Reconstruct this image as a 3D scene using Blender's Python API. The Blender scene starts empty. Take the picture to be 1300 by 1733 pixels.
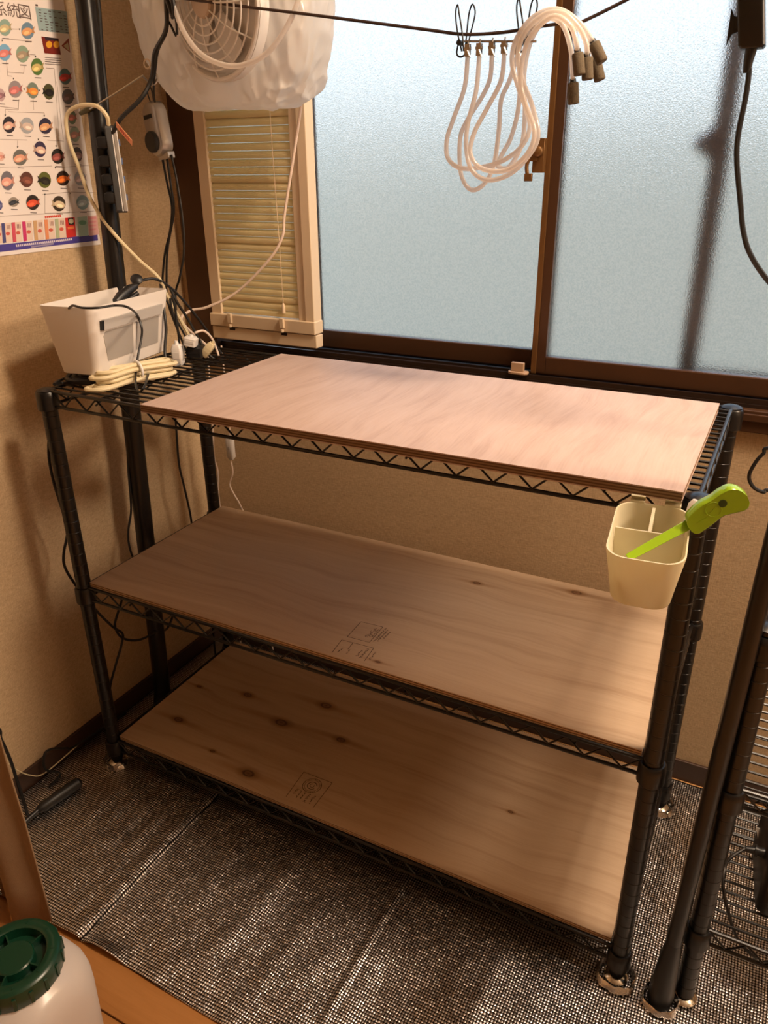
import bpy, bmesh, math, random
from mathutils import Vector, Matrix, noise
random.seed(7)
scene = bpy.context.scene
COL = scene.collection
PI = math.pi

# ------------------------------------------------------------------ camera
F_PX = 1300.8
YAW, PITCH, ROLL = 0.48233, 0.42414, -0.00997
CAM = Vector((1.26168, -0.99375, 1.33145))
_fw = Vector((-math.sin(YAW)*math.cos(PITCH), math.cos(YAW)*math.cos(PITCH), -math.sin(PITCH)))
_rt0 = Vector((math.cos(YAW), math.sin(YAW), 0)); _up0 = _rt0.cross(_fw)
_rt = math.cos(ROLL)*_rt0 + math.sin(ROLL)*_up0
_up = -math.sin(ROLL)*_rt0 + math.cos(ROLL)*_up0
cam_data = bpy.data.cameras.new('camera'); cam = bpy.data.objects.new('camera', cam_data); COL.objects.link(cam)
cam.matrix_world = Matrix(((_rt.x, _up.x, -_fw.x, CAM.x), (_rt.y, _up.y, -_fw.y, CAM.y), (_rt.z, _up.z, -_fw.z, CAM.z), (0, 0, 0, 1)))
cam_data.sensor_fit = 'HORIZONTAL'; cam_data.sensor_width = 36.0; cam_data.lens = 36.0*F_PX/1300.0
cam_data.clip_start = 0.02; cam_data.clip_end = 200
scene.camera = cam

def pt(u, v, x=None, y=None, z=None):
    """world point that a measured photo position has on a known plane of the room"""
    d = _fw + _rt*((u-650)/F_PX) - _up*((v-866.5)/F_PX)
    if x is not None: t = (x-CAM.x)/d.x
    elif y is not None: t = (y-CAM.y)/d.y
    else: t = (z-CAM.z)/d.z
    return CAM + d*t

# ------------------------------------------------------------------ world (overcast blue daylight)
world = bpy.data.worlds.new('daylight'); scene.world = world; world.use_nodes = True
nt = world.node_tree; nt.nodes.clear()
wo = nt.nodes.new('ShaderNodeOutputWorld'); bg = nt.nodes.new('ShaderNodeBackground')
tc = nt.nodes.new('ShaderNodeTexCoord'); sp = nt.nodes.new('ShaderNodeSeparateXYZ'); rp = nt.nodes.new('ShaderNodeValToRGB')
nt.links.new(tc.outputs['Generated'], sp.inputs[0]); nt.links.new(sp.outputs['Z'], rp.inputs[0])
rp.color_ramp.elements[0].position = 0.0; rp.color_ramp.elements[0].color = (0.93, 0.94, 0.91, 1)
rp.color_ramp.elements[1].position = 0.45; rp.color_ramp.elements[1].color = (0.52, 0.72, 1.0, 1)
nt.links.new(rp.outputs[0], bg.inputs['Color']); bg.inputs['Strength'].default_value = 1.62
nt.links.new(bg.outputs[0], wo.inputs[0])

# ------------------------------------------------------------------ ceiling lamp light and exposure
ld = bpy.data.lights.new('ceiling_lamp_light', 'AREA'); ld.shape = 'DISK'; ld.size = 0.34
ld.energy = 42; ld.color = (1.0, 0.78, 0.57)
lo = bpy.data.objects.new('ceiling_lamp_light', ld); COL.objects.link(lo); lo.location = (1.60, 0.14, 2.66)
ld2 = bpy.data.lights.new('pendant_lamp_light', 'POINT'); ld2.shadow_soft_size = 0.20
ld2.energy = 100; ld2.color = (1.0, 0.77, 0.55)
lo2 = bpy.data.objects.new('pendant_lamp_light', ld2); COL.objects.link(lo2); lo2.location = (2.75, 0.12, 2.16)
vs = scene.view_settings
vs.view_transform = 'Standard'; vs.look = 'None'; vs.gamma = 1.0; vs.use_curve_mapping = False; vs.exposure = 0.08
scene.cycles.use_denoising = True
scene.cycles.max_bounces = 10; scene.cycles.transparent_max_bounces = 12

# ------------------------------------------------------------------ helpers
def V(*a): return Vector(a)

class MB:
    def __init__(s): s.v = []; s.f = []
    def add(s, vs, fs):
        o = len(s.v); s.v += [Vector(p) for p in vs]; s.f += [tuple(i+o for i in f) for f in fs]; return s
    def box(s, x0, x1, y0, y1, z0, z1, M=None):
        vs = [V(x, y, z) for z in (z0, z1) for y in (y0, y1) for x in (x0, x1)]
        if M: vs = [M @ p for p in vs]
        return s.add(vs, [(0, 2, 3, 1), (4, 5, 7, 6), (0, 1, 5, 4), (2, 6, 7, 3), (0, 4, 6, 2), (1, 3, 7, 5)])
    def tube(s, pts, r, seg=8, closed=False, cap=True):
        pts = [Vector(p) for p in pts]; n = len(pts)
        rs = r if isinstance(r, (list, tuple)) else [r]*n
        T = []
        for i in range(n):
            a = pts[(i-1) % n] if (closed or i > 0) else pts[0]
            b = pts[(i+1) % n] if (closed or i < n-1) else pts[-1]
            t = (b-a); T.append(t.normalized() if t.length > 1e-9 else V(0, 0, 1))
        up = V(0, 0, 1) if abs(T[0].z) < 0.9 else V(1, 0, 0)
        N = (up - T[0]*up.dot(T[0])).normalized()
        vs = []
        for i in range(n):
            N = N - T[i]*N.dot(T[i])
            N = N.normalized() if N.length > 1e-6 else T[i].orthogonal().normalized()
            B = T[i].cross(N)
            for k in range(seg):
                a = 2*PI*k/seg
                vs.append(pts[i] + (N*math.cos(a) + B*math.sin(a))*rs[i])
        fs = []
        for i in range(n if closed else n-1):
            j = (i+1) % n
            for k in range(seg):
                l = (k+1) % seg
                fs.append((i*seg+k, i*seg+l, j*seg+l, j*seg+k))
        if cap and not closed:
            fs.append(tuple(reversed(range(seg)))); fs.append(tuple((n-1)*seg+k for k in range(seg)))
        return s.add(vs, fs)
    def lathe(s, prof, M=None, seg=24):
        """prof: (r, z) from bottom to top about local Z"""
        M = M or Matrix()
        vs = []; fs = []; n = len(prof)
        for r, z in prof:
            for k in range(seg):
                a = 2*PI*k/seg; vs.append(M @ V(r*math.cos(a), r*math.sin(a), z))
        for i in range(n-1):
            for k in range(seg):
                l = (k+1) % seg; fs.append((i*seg+k, i*seg+l, (i+1)*seg+l, (i+1)*seg+k))
        if prof[0][0] > 1e-6: fs.append(tuple(reversed(range(seg))))
        if prof[-1][0] > 1e-6: fs.append(tuple((n-1)*seg+k for k in range(seg)))
        return s.add(vs, fs)
    def loops(s, L, cap0=True, cap1=True):
        n = len(L[0]); vs = [p for l in L for p in l]; fs = []
        for i in range(len(L)-1):
            for k in range(n):
                j = (k+1) % n; fs.append((i*n+k, i*n+j, (i+1)*n+j, (i+1)*n+k))
        if cap0: fs.append(tuple(reversed(range(n))))
        if cap1: fs.append(tuple((len(L)-1)*n+k for k in range(n)))
        return s.add(vs, fs)
    def prism(s, poly, h0, h1, M=None):
        M = M or Matrix()
        return s.loops([[M @ V(x, y, h0) for x, y in poly], [M @ V(x, y, h1) for x, y in poly]])
    def mesh(s, name):
        me = bpy.data.meshes.new(name); me.from_pydata([tuple(p) for p in s.v], [], s.f); me.update()
        bm = bmesh.new(); bm.from_mesh(me); bmesh.ops.remove_doubles(bm, verts=bm.verts, dist=1e-6)
        bmesh.ops.recalc_face_normals(bm, faces=bm.faces); bm.to_mesh(me); bm.free()
        return me
    def build(s, name, mat, parent=None, bevel=0, smooth=True, recalc=True):
        return link(name, s.mesh(name), mat, parent, bevel, smooth)

def link(name, me, mat, parent=None, bevel=0, smooth=True):
    if mat and not me.materials: me.materials.append(mat)
    if smooth:
        for p in me.polygons: p.use_smooth = True
        me.set_sharp_from_angle(angle=math.radians(38))
    o = bpy.data.objects.new(name, me); COL.objects.link(o)
    if bevel:
        b = o.modifiers.new('bevel', 'BEVEL'); b.width = bevel; b.segments = 2; b.limit_method = 'ANGLE'; b.angle_limit = math.radians(40)
    if parent: adopt(o, parent)
    return o

def world_loc(o):
    p = Vector(o.location)
    while o.parent:
        o = o.parent
        if o.type == 'EMPTY' or True: p = p if o.type != 'EMPTY' else p
    return p
def adopt(o, parent):
    o.parent = parent
    if parent.type == 'EMPTY':
        o.matrix_parent_inverse = Matrix.Translation(-Vector(parent.location))
def tag(o, label=None, cat=None, group=None, kind=None):
    if label: o['label'] = label
    if cat: o['category'] = cat
    if group: o['group'] = group
    if kind: o['kind'] = kind
    return o
def thing(name, label, cat, loc, group=None, kind=None):
    o = bpy.data.objects.new(name, None); COL.objects.link(o); o.location = loc; o.empty_display_size = 0.05
    return tag(o, label, cat, group, kind)

def cr(pts, n=8, closed=False):
    """Catmull-Rom through points"""
    pts = [Vector(p) for p in pts]; out = []; m = len(pts)
    for i in range(m if closed else m-1):
        p0 = pts[(i-1) % m] if closed or i > 0 else pts[0]*2-pts[1]
        p1 = pts[i]; p2 = pts[(i+1) % m]
        p3 = pts[(i+2) % m] if closed or i < m-2 else pts[-1]*2-pts[-2]
        for k in range(n):
            t = k/n
            out.append(0.5*((2*p1)+(p2-p0)*t+(2*p0-5*p1+4*p2-p3)*t*t+(3*p1-p0-3*p2+p3)*t*t*t))
    if not closed: out.append(pts[-1])
    return out
def cable(name, pts, r, mat, label=None, cat='cable', parent=None, n=8, seg=8, group=None):
    o = MB().tube(cr(pts, n), r, seg).build(name, mat, parent)
    if label: tag(o, label, cat, group)
    return o
def rrect(w, h, r, seg=5, cx=0, cy=0):
    """rounded rectangle, half sizes w, h"""
    P = []
    for sx, sy, a0 in ((1, 1, 0), (-1, 1, 90), (-1, -1, 180), (1, -1, 270)):
        for k in range(seg+1):
            a = math.radians(a0+90*k/seg)
            P.append((cx+sx*(w-r)+r*math.cos(a), cy+sy*(h-r)+r*math.sin(a)))
    return P
def frame(o, xa, ya):
    """matrix with origin o, local X along xa, local Y near ya"""
    x = Vector(xa).normalized(); y = Vector(ya); y = (y-x*y.dot(x)).normalized(); z = x.cross(y)
    return Matrix(((x.x, y.x, z.x, o[0]), (x.y, y.y, z.y, o[1]), (x.z, y.z, z.z, o[2]), (0, 0, 0, 1)))
def zframe(o, za):
    z = Vector(za).normalized(); x = z.orthogonal().normalized(); return frame(o, x, z.cross(x))

# ------------------------------------------------------------------ materials
def newmat(name):
    m = bpy.data.materials.new(name); m.use_nodes = True
    return m, m.node_tree, m.node_tree.nodes['Principled BSDF']
def N(nt, typ, **kw):
    n = nt.nodes.new(typ)
    for k, v in kw.items(): setattr(n, k, v)
    return n
def plain(name, col, rough=0.5, metal=0.0, bump=0, bscale=200, var=0.0, vscale=6, spec=None, trans=0, sss=0, coat=0):
    m, nt, b = newmat(name)
    b.inputs['Base Color'].default_value = (*col, 1); b.inputs['Roughness'].default_value = rough; b.inputs['Metallic'].default_value = metal
    if spec is not None: b.inputs['Specular IOR Level'].default_value = spec
    if trans: b.inputs['Transmission Weight'].default_value = trans
    if sss: b.inputs['Subsurface Weight'].default_value = sss; b.inputs['Subsurface Scale'].default_value = 0.02
    if coat: b.inputs['Coat Weight'].default_value = coat
    tcn = N(nt, 'ShaderNodeTexCoord')
    if var:
        no = N(nt, 'ShaderNodeTexNoise'); no.inputs['Scale'].default_value = vscale; no.inputs['Detail'].default_value = 4
        nt.links.new(tcn.outputs['Object'], no.inputs['Vector'])
        mx = N(nt, 'ShaderNodeMixRGB'); mx.inputs[1].default_value = (*[c*(1-var) for c in col], 1); mx.inputs[2].default_value = (*[min(1, c*(1+var)) for c in col], 1)
        nt.links.new(no.outputs['Fac'], mx.inputs[0]); nt.links.new(mx.outputs[0], b.inputs['Base Color'])
    if bump:
        no = N(nt, 'ShaderNodeTexNoise'); no.inputs['Scale'].default_value = bscale; no.inputs['Detail'].default_value = 3
        nt.links.new(tcn.outputs['Object'], no.inputs['Vector'])
        bn = N(nt, 'ShaderNodeBump'); bn.inputs['Strength'].default_value = bump; bn.inputs['Distance'].default_value = 0.001
        nt.links.new(no.outputs['Fac'], bn.inputs['Height']); nt.links.new(bn.outputs[0], b.inputs['Normal'])
    return m

def mat_wallpaper():
    m, nt, b = newmat('woven_wallpaper'); L = nt.links.new
    tcn = N(nt, 'ShaderNodeTexCoord'); mp = N(nt, 'ShaderNodeMapping'); mp.inputs['Scale'].default_value = (500, 500, 90)
    mp2 = N(nt, 'ShaderNodeMapping'); mp2.inputs['Scale'].default_value = (90, 90, 500)
    L(tcn.outputs['Object'], mp.inputs[0]); L(tcn.outputs['Object'], mp2.inputs[0])
    a = N(nt, 'ShaderNodeTexNoise'); c = N(nt, 'ShaderNodeTexNoise'); g = N(nt, 'ShaderNodeTexNoise')
    for n_ in (a, c): n_.inputs['Scale'].default_value = 1; n_.inputs['Detail'].default_value = 2
    g.inputs['Scale'].default_value = 5; L(tcn.outputs['Object'], g.inputs['Vector'])
    L(mp.outputs[0], a.inputs['Vector']); L(mp2.outputs[0], c.inputs['Vector'])
    ad = N(nt, 'ShaderNodeMath', operation='ADD'); L(a.outputs['Fac'], ad.inputs[0]); L(c.outputs['Fac'], ad.inputs[1])
    mr = N(nt, 'ShaderNodeMapRange'); mr.inputs[1].default_value = 0.6; mr.inputs[2].default_value = 1.4
    L(ad.outputs[0], mr.inputs[0])
    rmp = N(nt, 'ShaderNodeValToRGB'); rmp.color_ramp.elements[0].color = (0.43, 0.29, 0.155, 1); rmp.color_ramp.elements[1].color = (0.66, 0.475, 0.275, 1)
    L(mr.outputs[0], rmp.inputs[0])
    mx = N(nt, 'ShaderNodeMixRGB', blend_type='MULTIPLY'); mx.inputs[0].default_value = 0.25
    L(rmp.outputs[0], mx.inputs[1]); L(g.outputs['Color'], mx.inputs[2])
    hs = N(nt, 'ShaderNodeHueSaturation'); hs.inputs['Saturation'].default_value = 0.95; L(rmp.outputs[0], hs.inputs['Color'])
    L(hs.outputs[0], b.inputs['Base Color']); b.inputs['Roughness'].default_value = 0.9
    bn = N(nt, 'ShaderNodeBump'); bn.inputs['Strength'].default_value = 0.35; bn.inputs['Distance'].default_value = 0.0008
    L(ad.outputs[0], bn.inputs['Height']); L(bn.outputs[0], b.inputs['Normal'])
    return m

def mat_wood(name, cols, sx=1.2, sy=16, knots=(), rough=0.55, seed=0, warp=0.08, fine=0.25, spec=0.35, along_y=False):
    """plywood veneer, grain along X; knots: (x, y, size)"""
    m, nt, b = newmat(name); L = nt.links.new
    tcn = N(nt, 'ShaderNodeTexCoord')
    w = N(nt, 'ShaderNodeTexNoise'); w.inputs['Scale'].default_value = 3.2; w.inputs['Detail'].default_value = 2
    ofs = N(nt, 'ShaderNodeVectorMath', operation='ADD'); ofs.inputs[1].default_value = (seed*3.7, seed*1.3, 0)
    L(tcn.outputs['Object'], ofs.inputs[0]); L(ofs.outputs[0], w.inputs['Vector'])
    sb = N(nt, 'ShaderNodeVectorMath', operation='SUBTRACT'); sb.inputs[1].default_value = (.5, .5, .5); L(w.outputs['Color'], sb.inputs[0])
    sc = N(nt, 'ShaderNodeVectorMath', operation='MULTIPLY'); sc.inputs[1].default_value = ((warp, warp*.3, 0) if along_y else (warp*.3, warp, 0)); L(sb.outputs[0], sc.inputs[0])
    ad = N(nt, 'ShaderNodeVectorMath', operation='ADD'); L(ofs.outputs[0], ad.inputs[0]); L(sc.outputs[0], ad.inputs[1])
    mp = N(nt, 'ShaderNodeMapping'); mp.inputs['Scale'].default_value = (sy, sx, sy) if along_y else (sx, sy, sy); L(ad.outputs[0], mp.inputs[0])
    n1 = N(nt, 'ShaderNodeTexNoise'); n1.inputs['Scale'].default_value = 1.0; n1.inputs['Detail'].default_value = 6; n1.inputs['Roughness'].default_value = 0.62
    n1.inputs['Distortion'].default_value = 0.6
    L(mp.outputs[0], n1.inputs['Vector'])
    mp2 = N(nt, 'ShaderNodeMapping'); mp2.inputs['Scale'].default_value = (420, 14, 420) if along_y else (14, 420, 420); L(ad.outputs[0], mp2.inputs[0])
    n2 = N(nt, 'ShaderNodeTexNoise'); n2.inputs['Scale'].default_value = 1.0; n2.inputs['Detail'].default_value = 3; L(mp2.outputs[0], n2.inputs['Vector'])
    mr = N(nt, 'ShaderNodeMapRange'); mr.inputs[1].default_value = 0.3; mr.inputs[2].default_value = 0.72; L(n1.outputs['Fac'], mr.inputs[0])
    mm = N(nt, 'ShaderNodeMixRGB'); mm.inputs[0].default_value = fine; L(mr.outputs[0], mm.inputs[1]); L(n2.outputs['Fac'], mm.inputs[2])
    rmp = N(nt, 'ShaderNodeValToRGB'); e = rmp.color_ramp.elements
    e[0].color = (*cols[0], 1); e[1].color = (*cols[2], 1); e.new(0.5).color = (*cols[1], 1)
    L(mm.outputs[0], rmp.inputs[0]); last = rmp.outputs[0]
    for kx, ky, ks in knots:
        s1 = N(nt, 'ShaderNodeVectorMath', operation='SUBTRACT'); s1.inputs[1].default_value = (kx, ky, 0); L(tcn.outputs['Object'], s1.inputs[0])
        s2 = N(nt, 'ShaderNodeVectorMath', operation='MULTIPLY'); s2.inputs[1].default_value = (0.62/ks, 1.0/ks, 0); L(s1.outputs[0], s2.inputs[0])
        ln = N(nt, 'ShaderNodeVectorMath', operation='LENGTH'); L(s2.outputs[0], ln.inputs[0])
        kr = N(nt, 'ShaderNodeValToRGB'); ke = kr.color_ramp.elements
        ke[0].position = 0; ke[0].color = (.32, .24, .17, 1); ke[1].position = 1; ke[1].color = (1, 1, 1, 1)
        ke.new(.22).color = (.62, .5, .4, 1); ke.new(.34).color = (.2, .13, .09, 1); ke.new(.5).color = (.72, .62, .52, 1)
        L(ln.outputs['Value'], kr.inputs[0])
        # dark streak trailing along the grain
        s3 = N(nt, 'ShaderNodeVectorMath', operation='MULTIPLY'); s3.inputs[1].default_value = (.16/ks, 1.5/ks, 0); L(s1.outputs[0], s3.inputs[0])
        l3 = N(nt, 'ShaderNodeVectorMath', operation='LENGTH'); L(s3.outputs[0], l3.inputs[0])
        k3 = N(nt, 'ShaderNodeValToRGB'); k3.color_ramp.elements[0].color = (.7, .6, .5, 1); k3.color_ramp.elements[1].color = (1, 1, 1, 1); L(l3.outputs['Value'], k3.inputs[0])
        for kk in (kr, k3):
            mu = N(nt, 'ShaderNodeMixRGB', blend_type='MULTIPLY'); mu.inputs[0].default_value = 1
            L(last, mu.inputs[1]); L(kk.outputs[0], mu.inputs[2]); last = mu.outputs[0]
    L(last, b.inputs['Base Color']); b.inputs['Roughness'].default_value = rough; b.inputs['Specular IOR Level'].default_value = spec
    bn = N(nt, 'ShaderNodeBump'); bn.inputs['Strength'].default_value = 0.15; bn.inputs['Distance'].default_value = 0.0006
    L(n2.outputs['Fac'], bn.inputs['Height']); L(bn.outputs[0], b.inputs['Normal'])
    return m

def mat_foil():
    m, nt, b = newmat('woven_silver_foil'); L = nt.links.new
    tcn = N(nt, 'ShaderNodeTexCoord'); sx = N(nt, 'ShaderNodeSeparateXYZ')
    w = N(nt, 'ShaderNodeTexNoise'); w.inputs['Scale'].default_value = 9; L(tcn.outputs['Object'], w.inputs['Vector'])
    sc = N(nt, 'ShaderNodeVectorMath', operation='SCALE'); sc.inputs['Scale'].default_value = 0.006; L(w.outputs['Color'], sc.inputs[0])
    ad = N(nt, 'ShaderNodeVectorMath', operation='ADD'); L(tcn.outputs['Object'], ad.inputs[0]); L(sc.outputs[0], ad.inputs[1])
    L(ad.outputs[0], sx.inputs[0])
    def s(sock, per):
        a = N(nt, 'ShaderNodeMath', operation='MULTIPLY'); a.inputs[1].default_value = PI/per; L(sock, a.inputs[0])
        c = N(nt, 'ShaderNodeMath', operation='SINE'); L(a.outputs[0], c.inputs[0])
        d = N(nt, 'ShaderNodeMath', operation='ABSOLUTE'); L(c.outputs[0], d.inputs[0]); return d.outputs[0]
    X = s(sx.outputs['X'], 0.0050); Y = s(sx.outputs['Y'], 0.0056)
    mu = N(nt, 'ShaderNodeMath', operation='MULTIPLY'); L(X, mu.inputs[0]); L(Y, mu.inputs[1])
    pw = N(nt, 'ShaderNodeMath', operation='POWER'); pw.inputs[1].default_value = 0.5; L(mu.outputs[0], pw.inputs[0])
    rmp = N(nt, 'ShaderNodeValToRGB'); e = rmp.color_ramp.elements
    e[0].position = .46; e[0].color = (.022, .016, .013, 1); e[1].position = .76; e[1].color = (.88, .83, .80, 1)
    L(pw.outputs[0], rmp.inputs[0]); L(rmp.outputs[0], b.inputs['Base Color'])
    b.inputs['Metallic'].default_value = 1.0; b.inputs['Roughness'].default_value = 0.36
    big = N(nt, 'ShaderNodeTexNoise'); big.inputs['Scale'].default_value = 26; big.inputs['Detail'].default_value = 3; L(tcn.outputs['Object'], big.inputs['Vector'])
    gr = N(nt, 'ShaderNodeTexNoise'); gr.inputs['Scale'].default_value = 330; L(tcn.outputs['Object'], gr.inputs['Vector'])
    b1 = N(nt, 'ShaderNodeBump'); b1.inputs['Strength'].default_value = 0.35; b1.inputs['Distance'].default_value = 0.004; L(big.outputs['Fac'], b1.inputs['Height'])
    b3 = N(nt, 'ShaderNodeBump'); b3.inputs['Strength'].default_value = 0.5; b3.inputs['Distance'].default_value = 0.0008; L(gr.outputs['Fac'], b3.inputs['Height']); L(b1.outputs[0], b3.inputs['Normal'])
    sn = N(nt, 'ShaderNodeVectorMath', operation='DIVIDE'); sn.inputs[1].default_value = (.0050, .0056, 1); L(ad.outputs[0], sn.inputs[0])
    flr = N(nt, 'ShaderNodeVectorMath', operation='FLOOR'); L(sn.outputs[0], flr.inputs[0])
    wn = N(nt, 'ShaderNodeTexWhiteNoise'); wn.noise_dimensions = '2D'; L(flr.outputs[0], wn.inputs['Vector'])
    ws = N(nt, 'ShaderNodeVectorMath', operation='SUBTRACT'); ws.inputs[1].default_value = (.5, .5, .5); L(wn.outputs['Color'], ws.inputs[0])
    wm_ = N(nt, 'ShaderNodeVectorMath', operation='MULTIPLY'); wm_.inputs[1].default_value = (.26, .26, 0); L(ws.outputs[0], wm_.inputs[0])
    na = N(nt, 'ShaderNodeVectorMath', operation='ADD'); L(b3.outputs[0], na.inputs[0]); L(wm_.outputs[0], na.inputs[1])
    nn_ = N(nt, 'ShaderNodeVectorMath', operation='NORMALIZE'); L(na.outputs[0], nn_.inputs[0])
    b2 = N(nt, 'ShaderNodeBump'); b2.inputs['Strength'].default_value = 0.7; b2.inputs['Distance'].default_value = 0.0012
    L(pw.outputs[0], b2.inputs['Height']); L(nn_.outputs[0], b2.inputs['Normal']); L(b2.outputs[0], b.inputs['Normal'])
    return m

def mat_frosted():
    m, nt, b = newmat('frosted_glass'); L = nt.links.new
    b.inputs['Base Color'].default_value = (0.93, 0.97, 0.98, 1); b.inputs['Transmission Weight'].default_value = 1
    b.inputs['Roughness'].default_value = 0.28; b.inputs['IOR'].default_value = 1.45
    tcn = N(nt, 'ShaderNodeTexCoord'); no = N(nt, 'ShaderNodeTexNoise'); no.inputs['Scale'].default_value = 420; no.inputs['Detail'].default_value = 2
    L(tcn.outputs['Object'], no.inputs['Vector'])
    bn = N(nt, 'ShaderNodeBump'); bn.inputs['Strength'].default_value = 0.38; bn.inputs['Distance'].default_value = 0.002
    L(no.outputs['Fac'], bn.inputs['Height']); L(bn.outputs[0], b.inputs['Normal'])
    n2 = N(nt, 'ShaderNodeTexNoise'); n2.inputs['Scale'].default_value = 330; n2.inputs['Detail'].default_value = 4; L(tcn.outputs['Object'], n2.inputs['Vector'])
    rm = N(nt, 'ShaderNodeValToRGB'); rm.color_ramp.elements[0].position = .36; rm.color_ramp.elements[0].color = (.70, .76, .78, 1); rm.color_ramp.elements[1].position = .64; rm.color_ramp.elements[1].color = (.98, .99, .99, 1)
    L(n2.outputs['Fac'], rm.inputs[0]); L(rm.outputs[0], b.inputs['Base Color'])
    return m

def mat_film(name, col, tl=0.5, tr=0.25, rough=0.35, gloss=0.1):
    """thin milky plastic: diffuse + translucent + clear"""
    m = bpy.data.materials.new(name); m.use_nodes = True; nt = m.node_tree; nt.nodes.clear(); L = nt.links.new
    out = N(nt, 'ShaderNodeOutputMaterial')
    d = N(nt, 'ShaderNodeBsdfDiffuse'); t = N(nt, 'ShaderNodeBsdfTranslucent'); c = N(nt, 'ShaderNodeBsdfTransparent'); g = N(nt, 'ShaderNodeBsdfGlossy')
    for s_ in (d, t): s_.inputs['Color'].default_value = (*col, 1)
    g.inputs['Roughness'].default_value = rough
    m1 = N(nt, 'ShaderNodeMixShader'); m1.inputs[0].default_value = tl; L(d.outputs[0], m1.inputs[1]); L(t.outputs[0], m1.inputs[2])
    m2 = N(nt, 'ShaderNodeMixShader'); m2.inputs[0].default_value = tr; L(m1.outputs[0], m2.inputs[1]); L(c.outputs[0], m2.inputs[2])
    m3 = N(nt, 'ShaderNodeMixShader'); m3.inputs[0].default_value = gloss; L(m2.outputs[0], m3.inputs[1]); L(g.outputs[0], m3.inputs[2])
    L(m3.outputs[0], out.inputs[0])
    return m

M_wall = mat_wallpaper()
M_white_wall = plain('plain_wall', (.33, .27, .20), .9)
M_ceil = plain('ceiling_board', (.46, .39, .30), .9)
M_base = plain('dark_baseboard_wood', (.055, .026, .015), .5, var=.3)
M_black = plain('black_powder_coat', (.008, .007, .007), .30, bump=.1, bscale=600, spec=.5)
M_blackp = plain('black_plastic', (.012, .012, .013), .38)
M_rubber = plain('black_cable', (.012, .011, .011), .42)
M_chrome = plain('chrome', (.75, .74, .72), .14, metal=1)
M_steel = plain('steel_wire', (.55, .53, .5), .28, metal=1)
M_frame = plain('brown_aluminium', (.080, .036, .017), .33, metal=.35, var=.12, vscale=12)
M_track = plain('dark_bronze_track', (.026, .014, .009), .4, metal=.3)
M_gold = plain('amber_bronze', (.20, .10, .035), .32, metal=.6)
M_glass = mat_frosted()
M_cream = plain('cream_plastic', (.74, .58, .40), .42, sss=0)
M_slat = mat_film('cream_slat', (.92, .78, .48), tl=.45, tr=0.0, gloss=.04)
M_white = plain('white_plastic', (.82, .78, .74), .4)
M_basket = plain('white_basket_plastic', (.80, .74, .68), .42)
M_cup = mat_film('milky_cup_plastic', (.86, .80, .60), tl=.35, tr=0.0, gloss=.07, rough=.3)
M_silver = plain('silver_plastic', (.55, .52, .49), .33, metal=.75)
M_dgrey = plain('dark_grey_knob', (.035, .033, .032), .5)
M_grey = plain('grey_tape', (.50, .47, .44), .45)
M_clear = mat_film('smoky_clear_panel', (.66, .62, .58), tl=.4, tr=.35, gloss=.06)
M_bag = mat_film('milky_bag_film', (.94, .91, .88), tl=.5, tr=.14, gloss=.09, rough=.22)
M_grille = plain('white_fan_grille', (.82, .79, .76), .4)
M_hub = plain('fan_hub_beige', (.52, .40, .30), .5)
M_sil = mat_film('silicone_hose', (1.0, .93, .86), tl=.6, tr=.22, gloss=.10, rough=.2)
M_stone = plain('air_stone', (.12, .09, .055), .9, bump=.6, bscale=900, var=.3, vscale=300)
M_ccord = plain('cream_cord', (.78, .66, .42), .45)
M_wcord = plain('pinkish_white_cord', (.82, .66, .55), .45)
M_green = plain('lime_green_plastic', (.30, .50, .015), .25, coat=.3)
M_dgreen = plain('dark_green_lid_plastic', (.004, .036, .018), .28)
M_jug = mat_film('milky_jug_plastic', (.70, .64, .62), tl=.25, tr=0.0, gloss=.06, rough=.25)
M_curt = plain('tan_curtain_cloth', (.27, .175, .10), .95, bump=.5, bscale=700, var=.12, vscale=120)
M_post_w = plain('dark_door_wood', (.045, .02, .012), .5, var=.3)
M_line = plain('brown_rope', (.045, .02, .012), .6, bump=.5, bscale=1500)
M_foil = mat_foil()
M_foilcup = plain('crumpled_foil', (.8, .77, .74), .18, metal=1, bump=.9, bscale=160)
M_paper = plain('poster_paper', (.84, .78, .76), .45)
M_ink = plain('brown_ink', (.05, .025, .014), .8)
M_tag = plain('orange_paper_tag', (.85, .33, .16), .6)
M_red = plain('red_print', (.6, .05, .03), .6)
M_stucco = plain('grey_stucco', (.64, .58, .47), .95, bump=.3, bscale=60)
M_conc = plain('concrete', (.55, .53, .48), .95)
M_olive = plain('olive_clip', (.09, .075, .02), .5)
VEN_TOP = ((.40, .265, .215), (.53, .385, .325), (.60, .46, .405))
VEN = ((.38, .25, .155), (.53, .38, .255), (.61, .46, .325))
M_ply_top = mat_wood('lauan_veneer', VEN_TOP, 6, 40, (), .5, 1, .06, .5, along_y=True)
M_ply_mid = mat_wood('plywood_veneer_mid', VEN, 1.6, 34, ((.970, .428, .016), (.769, .373, .012), (.672, .468, .012), (.713, .024, .007)), .55, 2, .07, .34)
M_ply_low = mat_wood('plywood_veneer_low', VEN, 1.6, 34, ((.063, .241, .010), (.198, .270, .017), (.401, .324, .022), (.337, .219, .024), (.499, .231, .017), (.104, .114, .018), (.369, .042, .022), (.251, .063, .009), (.93, .20, .008)), .55, 3, .07, .34)
M_ply_dark = mat_wood('dark_core_ply', ((.10, .05, .026), (.15, .08, .045), (.2, .115, .065)), 3, 60, (), .8, 4, .03, .3)
M_ply_core = mat_wood('light_core_ply', ((.42, .26, .14), (.52, .34, .2), (.6, .41, .25)), 3, 60, (), .8, 5, .03, .3)
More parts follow.
